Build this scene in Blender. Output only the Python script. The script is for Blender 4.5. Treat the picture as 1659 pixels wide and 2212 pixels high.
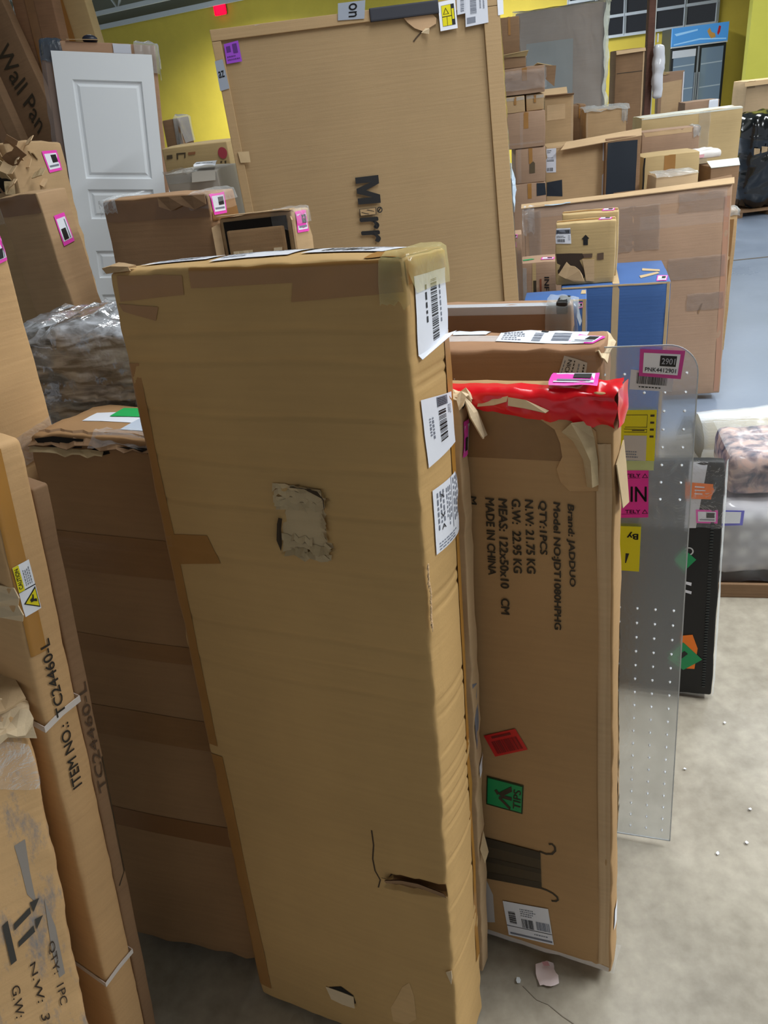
import bpy, bmesh, math, random
from mathutils import Matrix, Vector, Euler, noise
# ------------------------------------------------------------------ camera, world, lights
S = bpy.context.scene
C = S.collection
for o in list(bpy.data.objects):
    bpy.data.objects.remove(o)
cd = bpy.data.cameras.new('camera'); camo = bpy.data.objects.new('camera', cd); C.objects.link(camo)
R3 = [[0.992546, -0.121869, 0.0], [-0.059083, -0.481196, 0.87462], [-0.106589, -0.8681, -0.48481]]
# columns of R3 are image right, image down and view direction in the room
camo.matrix_world = Matrix(((R3[0][0], -R3[0][1], -R3[0][2], 0.0), (R3[1][0], -R3[1][1], -R3[1][2], 0.0),
                            (R3[2][0], -R3[2][1], -R3[2][2], 1.56), (0, 0, 0, 1)))
cd.sensor_fit = 'VERTICAL'; cd.sensor_height = 24.0; cd.lens = 24.0 * 1660 / 2212
cd.clip_start = 0.02; cd.clip_end = 200
S.camera = camo
w = bpy.data.worlds.new('world'); S.world = w; w.use_nodes = True
w.node_tree.nodes['Background'].inputs[0].default_value = (0.86, 0.92, 1.0, 1)
w.node_tree.nodes['Background'].inputs[1].default_value = 0.30

def lamp(x, y, z, sx, sy, power, col=(0.94, 0.98, 1.0), spread=150):
    l = bpy.data.lights.new('unseen_ceiling_lamp', 'AREA'); l.shape = 'RECTANGLE'; l.size = sx; l.size_y = sy
    l.energy = power; l.color = col; l.spread = math.radians(spread)
    o = bpy.data.objects.new('unseen_ceiling_lamp', l); C.objects.link(o); o.location = (x, y, z)
for (x, y, p) in [(3.7, 1.15, 165), (3.4, 5.0, 44), (4.6, 9.4, 62), (7.4, 2.4, 100), (7.6, 6.8, 76), (0.7, 2.0, 34), (-1.6, 6.2, 35),
                  (-2.6, 16.0, 400), (2.0, 13.4, 200)]:  # lamps over the door and near the far wall added to brighten them
    lamp(x, y, 3.6, 0.5, 2.4, p)
S.view_settings.view_transform = 'Standard'; S.view_settings.look = 'None'
S.view_settings.gamma = 1.0; S.view_settings.use_curve_mapping = False
S.view_settings.exposure = 0.55

# ------------------------------------------------------------------ materials
MATS = {}
def lin(c):
    return tuple((v/12.92 if v <= 0.04045 else ((v+0.055)/1.055)**2.4) for v in (c[0]/255, c[1]/255, c[2]/255)) + (1,)
def base(name):
    m = bpy.data.materials.new(name); m.use_nodes = True
    nt = m.node_tree; return m, nt, nt.nodes['Principled BSDF']
def N(nt, typ, **kw):
    n = nt.nodes.new(typ)
    for k, v in kw.items():
        if k in n.inputs: n.inputs[k].default_value = v
        else: setattr(n, k, v)
    return n
def plain(name, rgb, rough=0.6, metal=0.0, spec=0.5, emit=0, coat=0, noise_amt=0.0, nscale=40):
    if name in MATS: return MATS[name]
    m, nt, b = base(name)
    b.inputs['Base Color'].default_value = lin(rgb); b.inputs['Roughness'].default_value = rough
    b.inputs['Metallic'].default_value = metal; b.inputs['Specular IOR Level'].default_value = spec
    b.inputs['Coat Weight'].default_value = coat
    if emit:
        b.inputs['Emission Color'].default_value = lin(rgb); b.inputs['Emission Strength'].default_value = emit
    if noise_amt:
        tc = N(nt, 'ShaderNodeTexCoord'); nz = N(nt, 'ShaderNodeTexNoise', Scale=nscale, Detail=4.0)
        nt.links.new(tc.outputs['Object'], nz.inputs['Vector'])
        mx = N(nt, 'ShaderNodeMix', data_type='RGBA', blend_type='MULTIPLY'); mx.inputs[0].default_value = noise_amt
        mx.inputs[6].default_value = lin(rgb); nt.links.new(nz.outputs[0], mx.inputs[7])
        nt.links.new(mx.outputs[2], b.inputs['Base Color'])
    MATS[name] = m; return m
def card(name, rgb, dirt=0.35, rough=0.72, bump=0.25, scuff=None, blotch=3.0):
    """corrugated cardboard: fibre mottling, faint flute lines, worn blotches"""
    if name in MATS: return MATS[name]
    m, nt, b = base(name); L = nt.links.new
    tc = N(nt, 'ShaderNodeTexCoord')
    n1 = N(nt, 'ShaderNodeTexNoise', Scale=blotch, Detail=5.0, Roughness=0.6)
    n2 = N(nt, 'ShaderNodeTexNoise', Scale=260.0, Detail=2.0)
    mp = N(nt, 'ShaderNodeMapping'); mp.inputs['Scale'].default_value = (3, 3, 60)
    n3 = N(nt, 'ShaderNodeTexNoise', Scale=2.0, Detail=3.0)
    L(tc.outputs['Object'], n1.inputs['Vector']); L(tc.outputs['Object'], n2.inputs['Vector'])
    L(tc.outputs['Object'], mp.inputs['Vector']); L(mp.outputs[0], n3.inputs['Vector'])
    c = lin(rgb)
    r = N(nt, 'ShaderNodeValToRGB')
    r.color_ramp.elements[0].position = 0.28; r.color_ramp.elements[1].position = 0.72
    r.color_ramp.elements[0].color = tuple(v*(1-dirt) for v in c[:3]) + (1,)
    r.color_ramp.elements[1].color = tuple(min(1, v*(1+dirt*0.35)) for v in c[:3]) + (1,)
    a = N(nt, 'ShaderNodeMath', operation='MULTIPLY_ADD'); a.inputs[1].default_value = 0.30
    L(n3.outputs[0], a.inputs[0])
    s = N(nt, 'ShaderNodeMath', operation='MULTIPLY'); s.inputs[1].default_value = 0.90
    L(n1.outputs[0], s.inputs[0]); L(s.outputs[0], a.inputs[2]); L(a.outputs[0], r.inputs[0])
    col = r.outputs[0]
    if scuff:
        n4 = N(nt, 'ShaderNodeTexNoise', Scale=9.0, Detail=8.0, Roughness=0.75)
        mp2 = N(nt, 'ShaderNodeMapping'); mp2.inputs['Scale'].default_value = (2.2, 1, 0.8); mp2.inputs['Rotation'].default_value = (0, 0.5, 0)
        L(tc.outputs['Object'], mp2.inputs[0]); L(mp2.outputs[0], n4.inputs['Vector'])
        rr = N(nt, 'ShaderNodeValToRGB'); rr.color_ramp.elements[0].position = 0.5; rr.color_ramp.elements[1].position = 0.64
        L(n4.outputs[0], rr.inputs[0])
        mx = N(nt, 'ShaderNodeMix', data_type='RGBA'); L(rr.outputs[0], mx.inputs[0]); L(col, mx.inputs[6]); mx.inputs[7].default_value = lin(scuff)
        col = mx.outputs[2]
    L(col, b.inputs['Base Color'])
    b.inputs['Roughness'].default_value = rough; b.inputs['Specular IOR Level'].default_value = 0.3
    wv = N(nt, 'ShaderNodeTexWave', Scale=26.0); wv.bands_direction = 'Z'
    L(tc.outputs['Object'], wv.inputs['Vector'])
    bp = N(nt, 'ShaderNodeBump', Strength=bump, Distance=0.0006)
    ad = N(nt, 'ShaderNodeMath', operation='ADD'); L(n2.outputs[0], ad.inputs[0])
    w2 = N(nt, 'ShaderNodeMath', operation='MULTIPLY'); w2.inputs[1].default_value = 0.35
    L(wv.outputs['Fac'], w2.inputs[0]); L(w2.outputs[0], ad.inputs[1])
    bp2 = N(nt, 'ShaderNodeBump', Strength=0.18, Distance=0.003); L(n3.outputs[0], bp2.inputs['Height'])
    L(ad.outputs[0], bp.inputs['Height']); L(bp2.outputs[0], bp.inputs['Normal']); L(bp.outputs[0], b.inputs['Normal'])
    MATS[name] = m; return m
def film(name, tint=(235, 240, 245), opacity=0.25, rough=0.12, bscale=14.0, bump=0.8, stretch=(1, 1, 1)):
    """thin clear plastic: mostly see-through, wrinkled, with sharp highlights"""
    if name in MATS: return MATS[name]
    m = bpy.data.materials.new(name); m.use_nodes = True; nt = m.node_tree; L = nt.links.new
    nt.nodes.remove(nt.nodes['Principled BSDF']); out = nt.nodes['Material Output']
    tr = N(nt, 'ShaderNodeBsdfTransparent'); gl = N(nt, 'ShaderNodeBsdfPrincipled')
    gl.inputs['Base Color'].default_value = lin(tint); gl.inputs['Roughness'].default_value = rough
    tc = N(nt, 'ShaderNodeTexCoord'); mp = N(nt, 'ShaderNodeMapping'); mp.inputs['Scale'].default_value = stretch
    nz = N(nt, 'ShaderNodeTexNoise', Scale=bscale, Detail=6.0, Distortion=1.2)
    L(tc.outputs['Object'], mp.inputs[0]); L(mp.outputs[0], nz.inputs['Vector'])
    bp = N(nt, 'ShaderNodeBump', Strength=bump, Distance=0.012); L(nz.outputs[0], bp.inputs['Height']); L(bp.outputs[0], gl.inputs['Normal'])
    lw = N(nt, 'ShaderNodeLayerWeight', Blend=0.35); L(bp.outputs[0], lw.inputs['Normal'])
    ma = N(nt, 'ShaderNodeMath', operation='MULTIPLY_ADD', use_clamp=True); ma.inputs[1].default_value = 0.45; ma.inputs[2].default_value = opacity
    L(lw.outputs['Fresnel'], ma.inputs[0])
    mx = N(nt, 'ShaderNodeMixShader'); L(ma.outputs[0], mx.inputs[0]); L(tr.outputs[0], mx.inputs[1]); L(gl.outputs[0], mx.inputs[2])
    L(mx.outputs[0], out.inputs[0])
    MATS[name] = m; return m

CB = card('cardboard', (180, 150, 112), dirt=0.22)
CBP = card('cardboard_pink', (164, 134, 110), dirt=0.2)
CBL = card('cardboard_light', (200, 170, 132), dirt=0.2)
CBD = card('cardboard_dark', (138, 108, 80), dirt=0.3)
CBG = card('cardboard_golden', (192, 156, 102), dirt=0.16)
CBM = card('cardboard_mirror', (162, 136, 100), dirt=0.1, bump=0.12)
CBS = card('cardboard_scuffed', (206, 168, 120), dirt=0.25, scuff=(140, 136, 135))
CBO = card('cardboard_olive', (188, 162, 116), dirt=0.15)
TORN = card('torn_paper', (196, 174, 136), dirt=0.25, bump=0.5)
TORNL = card('torn_paper_light', (214, 192, 158), dirt=0.15, bump=0.5)
BLUECB = card('blue_carton_print', (66, 100, 156), dirt=0.12, rough=0.5, bump=0.1)
TAPE = plain('tan_tape', (168, 120, 62), rough=0.28, noise_amt=0.25, nscale=25)
TAPED = plain('brown_tape', (140, 98, 54), rough=0.25, noise_amt=0.3, nscale=25)
PTAPE = plain('paper_tape', (196, 170, 130), rough=0.6, noise_amt=0.15)
BTAPE = plain('blue_grey_tape', (150, 158, 172), rough=0.25)
CLEAR = film('clear_tape', opacity=0.04, rough=0.12, bump=0.3)
WRAP = film('clear_wrap', opacity=0.09, rough=0.08, bscale=18, bump=1.0)
FOG = film('foggy_wrap', tint=(205, 210, 210), opacity=0.32, rough=0.2, bscale=7, bump=0.6)
WHITE = plain('label_paper', (232, 236, 246), rough=0.35)
CREAM = plain('grey_label_paper', (196, 190, 186), rough=0.5)
INK = plain('black_ink', (24, 24, 26), rough=0.5)
GREYINK = plain('grey_ink', (120, 126, 140), rough=0.5)
BROWNINK = plain('brown_ink', (58, 48, 32), rough=0.6)
BROWNINK2 = plain('brown_ink_light', (84, 70, 48), rough=0.6)
PINK = plain('pink_sticker', (240, 70, 190), rough=0.4)
MAGENTA = plain('magenta_sticker', (232, 46, 160), rough=0.35)
YELLOW = plain('yellow_sticker', (226, 214, 10), rough=0.4)
LIME = plain('pale_green_sticker', (196, 210, 150), rough=0.4)
GREEN = plain('green_sticker', (10, 150, 88), rough=0.35)
ORANGE = plain('orange_sticker', (250, 128, 24), rough=0.4)
REDST = plain('red_sticker', (206, 30, 32), rough=0.35)
PURPLE = plain('purple_sticker', (150, 70, 200), rough=0.4)
LILAC = plain('violet_sticker', (126, 126, 220), rough=0.4)
DARKRED = plain('dark_red_ink', (120, 12, 14), rough=0.5)
FOAM = plain('dark_foam', (44, 46, 56), rough=0.7)
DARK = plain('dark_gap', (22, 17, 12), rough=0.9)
NAVY = plain('dark_navy_board', (26, 36, 48), rough=0.5)
BLACKPL = plain('black_plastic', (10, 11, 14), rough=0.35)
SILVER = plain('silver_frame', (206, 210, 218), rough=0.35, metal=0.3)
REDFILM = None

# ------------------------------------------------------------------ helpers
def link(o, parent=None):
    C.objects.link(o)
    if parent is not None: o.parent = parent
    return o
def mesh(name, verts, faces, mat, parent=None, smooth=False):
    me = bpy.data.meshes.new(name); me.from_pydata([tuple(v) for v in verts], [], faces); me.update()
    if mat: me.materials.append(mat)
    if smooth:
        for p in me.polygons: p.use_smooth = True
    return link(bpy.data.objects.new(name, me), parent)
def tag(o, label=None, cat=None, group=None, kind=None):
    if label: o['label'] = label
    if cat: o['category'] = cat
    if group: o['group'] = group
    if kind: o['kind'] = kind
    return o
def empty(name, mw, label, cat, group=None):
    o = bpy.data.objects.new(name, None); C.objects.link(o); o.empty_display_size = 0.1
    o.matrix_world = mw
    return tag(o, label, cat, group)
def lattice(L, r, res):
    pts = [0.0, r*0.35, r]
    n = max(1, int(round((L-2*r)/res)))
    pts += [r + (L-2*r)*i/n for i in range(1, n)]
    pts += [L-r, L-r*0.35, L]
    return pts
def bevel_box(bm, cx, cy, cz, sx, sy, sz, b=0.004, rot=None):
    r = bmesh.ops.create_cube(bm, size=1.0)
    vs = r['verts']
    bmesh.ops.scale(bm, vec=(sx, sy, sz), verts=vs)
    if b > 0:
        es = list({e for v in vs for e in v.link_edges})
        rb = bmesh.ops.bevel(bm, geom=es, offset=b, segments=2, profile=0.7, affect='EDGES')
        vs = list({v for f in rb['faces'] for v in f.verts} | {v for v in vs if v.is_valid})
    if rot is not None: bmesh.ops.rotate(bm, cent=(0, 0, 0), matrix=rot, verts=vs)
    bmesh.ops.translate(bm, vec=(cx, cy, cz), verts=vs)
def bmobj(name, bm, mat, parent=None, smooth=False):
    me = bpy.data.meshes.new(name); bm.to_mesh(me); bm.free()
    if mat: me.materials.append(mat)
    if smooth:
        for p in me.polygons: p.use_smooth = True
    return link(bpy.data.objects.new(name, me), parent)
def box(name, x, y, z, sx, sy, sz, mat, parent=None, b=0.004, rot=None):
    """box with its minimum corner at x, y, z"""
    bm = bmesh.new(); bevel_box(bm, x+sx/2, y+sy/2, z+sz/2, sx, sy, sz, b, rot)
    return bmobj(name, bm, mat, parent)
TXT = {}
def glyphs(s, bold=0.0, shear=0.0):
    key = (s, bold, shear)
    if key in TXT: return TXT[key]
    best = None
    for k, (rs, db, dsh) in enumerate(((3, 0, 0), (4, 0, .01), (5, .002, .02), (6, -.003, .03), (2, .004, -.02), (4, -.006, .05), (3, 0.003, .08))):
        cu = bpy.data.curves.new('t', 'FONT'); cu.body = s; cu.shear = shear+dsh; cu.resolution_u = rs
        cu.fill_mode = 'FRONT'
        o = bpy.data.objects.new('t', cu); C.objects.link(o)
        dg = bpy.context.evaluated_depsgraph_get()
        me = bpy.data.meshes.new_from_object(o.evaluated_get(dg))
        vs = [tuple(v.co) for v in me.vertices]; fs = [tuple(q.vertices) for q in me.polygons]; ar = sum(q.area for q in me.polygons)
        bpy.data.objects.remove(o); bpy.data.curves.remove(cu); bpy.data.meshes.remove(me)
        x0 = min(v[0] for v in vs); x1 = max(v[0] for v in vs); y0 = min(v[1] for v in vs); y1 = max(v[1] for v in vs)
        fr = ar/((x1-x0)*(y1-y0))
        if best is None or fr > best[0]: best = (fr, vs, fs, x0, x1, y0, y1)
        if fr > 0.17: break          # letters filled properly
    fr, vs, fs, x0, x1, y0, y1 = best
    # bold strokes: the letters are laid down again, shifted by a hair
    b = bold*0.9; V2, F2 = [], []
    for (dx, dy) in (((0, 0), (b, 0), (-b, 0), (0, b), (0, -b)) if b else ((0, 0),)):
        k = len(V2); V2 += [(v[0]+dx, v[1]+dy) for v in vs]; F2 += [tuple(i+k for i in f) for f in fs]
    TXT[key] = ([((v[0]-x0)/(x1-x0), 1-(v[1]-y0)/(y1-y0)) for v in V2], F2)
    return TXT[key]
def bil(q, s, t):
    a, b, c, d = q
    return ((a[0]*(1-s)+b[0]*s)*(1-t) + (d[0]*(1-s)+c[0]*s)*t, (a[1]*(1-s)+b[1]*s)*(1-t) + (d[1]*(1-s)+c[1]*s)*t)

class Label:
    """a flat sticker given by its corners (top left, top right, bottom right, bottom left of the print)"""
    def __init__(self, box_, name, face, q, mat, off=0.0018, n=6, label=None):
        self.b, self.f, self.q, self.off = box_, face, q, off
        vs, fs = [], []
        for j in range(n+1):
            for i in range(n+1):
                u, v = bil(q, i/n, j/n); vs.append(box_.surf(face, u, v, off))
        for j in range(n):
            for i in range(n):
                a = j*(n+1)+i; fs.append((a, a+1, a+n+2, a+n+1))
        self.o = mesh(name, vs, fs, mat, box_.root, True)
        if label: self.o['label'] = label
        self.buf = {}
        self.lvl = 0
    def _b(self, mat): return self.buf.setdefault(mat.name, (mat, [], []))
    def pt(self, s, t, up=0.0005):
        u, v = bil(self.q, s, t); return self.b.surf(self.f, u, v, self.off+up+self.lvl*0.0004)
    def rect(self, s0, t0, s1, t1, mat=INK):
        _, vs, fs = self._b(mat); k = len(vs)
        vs += [self.pt(s0, t0), self.pt(s1, t0), self.pt(s1, t1), self.pt(s0, t1)]; fs.append((k, k+1, k+2, k+3)); return self
    def poly(self, pts, mat=INK):
        _, vs, fs = self._b(mat); k = len(vs); vs += [self.pt(*p) for p in pts]; fs.append(tuple(range(k, k+len(pts)))); return self
    def bars(self, s0, t0, s1, t1, n=24, vertical=True, mat=INK, seed=1):
        rd = random.Random(seed); x = 0.0; out = []
        while x < 1.0:
            wd = rd.choice([1, 1, 2, 3])/(n*2.6); out.append((x, min(1, x+wd))); x += wd + rd.choice([1, 1, 2])/(n*2.6)
        for a, b in out:
            if vertical: self.rect(s0+(s1-s0)*a, t0, s0+(s1-s0)*b, t1, mat)
            else: self.rect(s0, t0+(t1-t0)*a, s1, t0+(t1-t0)*b, mat)
        return self
    def lines(self, s0, t0, s1, t1, n=4, mat=GREYINK, seed=2, vertical=False):
        """rows of tiny unreadable print"""
        rd = random.Random(seed)
        for i in range(n):
            c = (i+0.5)/n; x = 0.0; h = 0.22/n
            while x < rd.uniform(0.6, 1.0):
                wd = rd.uniform(0.05, 0.14)
                if vertical: self.rect(s0+(s1-s0)*(c-h), t0+(t1-t0)*x, s0+(s1-s0)*(c+h), t0+(t1-t0)*min(1, x+wd), mat)
                else: self.rect(s0+(s1-s0)*x, t0+(t1-t0)*(c-h), s0+(s1-s0)*min(1, x+wd), t0+(t1-t0)*(c+h), mat)
                x += wd + 0.04
        return self
    def text(self, s, s0, t0, s1, t1, mat=INK, bold=0.0, shear=0.0, rot=0):
        vs, fs = glyphs(s, bold, shear); _, V, F = self._b(mat); k = len(V)
        for (a, b) in vs:
            if rot == 90: a, b = 1-b, a
            elif rot == -90: a, b = b, 1-a
            elif rot == 180: a, b = 1-a, 1-b
            V.append(self.pt(s0+(s1-s0)*a, t0+(t1-t0)*b, 0.0007))
        F += [tuple(i+k for i in f) for f in fs]; return self
    def up(self): self.lvl += 1; return self
    def done(self):
        for mat, vs, fs in self.buf.values(): mesh('print', vs, fs, mat, self.o)
        return self.o

P = {'big': (-0.3593, 0.891, 0.0152, -27.2771, 6.3503, -1.2911, 0.418, 0.1285, 1.3804),
    'jadduo': (-0.1162, 1.0707, 0.0042, -27.7478, 3.2769, -2.4335, 0.5, 0.0562, 1.1592),
    'slim': (-0.269, 1.0669, 0.0039, -27.6944, 5.1131, -0.672, 0.4001, 0.0323, 1.1773),
    'mat': (-0.016, 1.3231, -0.0, -20.5191, 5.275, -1.484, 0.5999, 0.003, 1.1165),
    'blackflat': (0.5441, 1.6431, 0.0038, -21.2301, 5.4069, -2.3743, 0.2998, 0.03, 0.6814),
    'nich': (-0.1121, 1.4913, 0.001, -25.0681, -0.2251, -1.7001, 0.6007, 0.113, 1.1125),
    'silver': (0.0672, 1.7029, 0.001, -24.4289, -3.0059, -0.8158, 0.4224, 0.0399, 1.1398),
    'large': (0.8489, 3.7938, 0.007, -15.9438, 3.9359, -1.886, 0.9235, 0.087, 0.9697),
    'mirror': (-0.2794, 2.4013, 0.0093, 7.2376, 5.9798, -0.6604, 0.845, 0.08, 1.7403),
    'leftback': (-0.67, 1.0387, 0.0526, -16.4087, 8.3971, 4.1011, 0.32, 0.1984, 1.0968),
    'tallfront': (-0.7441, 0.8368, 0.0202, -32.7297, 6.2158, 3.8651, 0.1986, 0.0548, 1.2598),
    'tallleft': (-0.8081, 1.1514, 0.0114, -27.9814, 4.9474, -0.8236, 0.2001, 0.1205, 1.4395),
    'lowleft': (-0.7995, 0.4174, 0.0782, 37.6596, 6.2531, 10.7365, 0.2991, 0.2, 0.9086),
    'door': (-1.3067, 3.4037, 0.0607, 11.9618, 3.0319, 7.6875, 0.423, 0.06, 1.8032),
    'brown8': (-0.615, 1.9066, 0.0127, -18.9571, 2.9755, 0.9112, 0.2814, 0.14, 1.3813),
    'open9': (-0.3005, 1.7547, 0.0104, -17.8252, 5.1673, -1.3636, 0.1812, 0.1049, 1.3288),
    'torn5a': (-0.7861, 2.0036, 0.0019, -21.9231, 0.4618, -2.3573, 0.1245, 0.1056, 1.4182),
    'torn5b': (-1.0322, 2.1528, 0.0136, -22.0285, 3.5844, -0.4716, 0.2005, 0.2017, 1.5222),
    'bluea': (0.7659, 2.9, 0.001, -15.4528, 0.0, -0.0499, 0.392, 0.35, 0.819),
    'blueb': (0.5599, 2.6, 0.001, -15.6105, 0.0, -0.0335, 0.2071, 0.12, 0.8644),
    'infi': (0.7053, 3.3, 0.001, -11.6189, 0.0, -0.0401, 0.1419, 0.14, 0.837),
    'thinpink': (0.6165, 3.15, 0.001, -11.9683, 0.0, -0.004, 0.0542, 0.1, 0.9864),
    'b23': (1.2234, 5.0, 0.001, -7.9324, 0.0, -0.0179, 0.3556, 0.22, 1.1245),
    'b24': (1.5531, 4.9, 0.001, -7.9335, 0.0, -0.0178, 0.2026, 0.25, 1.1371),
    'b8': (0.9419, 4.6, 0.001, -8.0445, 0.0, 0.0082, 0.1781, 0.35, 0.9853),
    'b7': (0.9568, 4.6, 0.9873, -8.0282, 0.0, 0.0076, 0.1645, 0.35, 0.1793),
    'b6': (0.913, 4.6, 1.1677, -7.9623, 0.0, -0.0182, 0.2061, 0.35, 0.1756),
    'b5': (1.0197, 4.6, 1.3442, -7.993, 0.0, -0.0052, 0.095, 0.3, 0.0789),
    'b4': (0.9079, 4.6, 1.3442, -7.9894, 0.0, -0.008, 0.1051, 0.3, 0.0784),
    'b3': (0.9025, 4.6, 1.4277, -8.0004, 0.0, 0.0101, 0.2168, 0.3, 0.1255),
    'b2': (0.9042, 4.6, 1.5542, -7.9993, 0.0, 0.0011, 0.1188, 0.3, 0.0544),
    'b1': (0.8881, 4.6, 1.6095, -8.0125, 0.0, -0.006, 0.1006, 0.3, 0.1738),
    'b9': (1.297, 5.32, 0.001, -7.9755, 0.0, -0.0161, 0.1744, 0.3, 1.3745),
    'b11': (1.5496, 5.3, 0.001, -8.0011, 0.0, 0.0007, 0.2458, 0.25, 1.2726),
    'b10': (1.5564, 5.62, 0.001, -7.9957, 0.0, -0.002, 0.0834, 0.25, 1.2984),
    'b12': (1.323, 6.3, 0.0033, -23.5102, -0.0, 0.22, 0.5972, 0.24, 1.8769),
    'b17': (2.1536, 6.0, 0.001, -4.8088, -0.0, -0.0658, 0.7, 0.25, 1.1465),
    'b18': (2.0208, 5.6, 0.001, -4.6814, 0.0, -0.0869, 0.3767, 0.15, 1.0875),
    'b19': (1.8901, 5.2, 0.001, -4.9907, 0.0, -0.0018, 0.3491, 0.25, 0.9786),
    'b20': (1.7873, 4.7, 0.001, -5.0482, 0.0, 0.0084, 0.236, 0.18, 0.9218),
    'b21': (2.3062, 5.15, 0.001, -4.9, 0.0, -0.0174, 0.1765, 0.25, 0.8783),
    'b14': (2.214, 6.8, 0.001, -5.0005, 0.0, -0.0076, 0.2214, 0.2, 1.5838),
    'b15': (2.8709, 7.62, 0.001, -5.0088, 0.0, 0.0093, 0.2218, 0.08, 1.3756),
    'b16': (2.9908, 7.3, 0.001, -4.9957, 0.0, -0.0014, 0.29, 0.2, 1.1357),
    'b26': (4.525, 9.4, 0.001, -5.0033, -0.0, 0.0016, 0.4218, 0.4, 1.1473),
    'l10': (-0.6164, 3.0, 0.001, -9.9311, 0.0, -0.0389, 0.2385, 0.2, 1.4433),
    'l11': (-0.6544, 3.3, 0.001, -11.9994, 0.0, -0.0029, 0.0657, 0.12, 1.5293),
    'l12': (-0.5424, 2.6, 0.0013, -12.2768, 0.0, 0.0871, 0.1676, 0.2, 1.3877),
    'arrow1': (0.7515, 2.93, 0.8216, -16.1355, 0.0, 0.0178, 0.2142, 0.085, 0.2215),
    'arrow2': (0.7991, 3.02, 0.8216, -16.1028, 0.0, 0.0144, 0.2062, 0.085, 0.2361),
    'large2': (1.8067, 4.3, 0.001, -11.851, 0.0, -0.0195, 0.274, 0.12, 0.7752),
    'panel1': (-1.0588, 3.7511, 0.0062, -11.9738, 4.9405, -14.0886, 0.1775, 0.06, 2.8936),
    'panel0': (-1.1951, 3.6012, 0.0062, -11.9827, 4.958, -12.645, 0.1401, 0.06, 2.8936),
    'panel2': (-1.3838, 3.9509, 0.009, -10.0269, 3.1124, 1.146, 0.1834, 0.08, 2.791),
    'panel3': (-1.0436, 4.1509, 0.0052, -10.0216, 3.0407, -5.5487, 0.1517, 0.08, 2.7947)}

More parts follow.
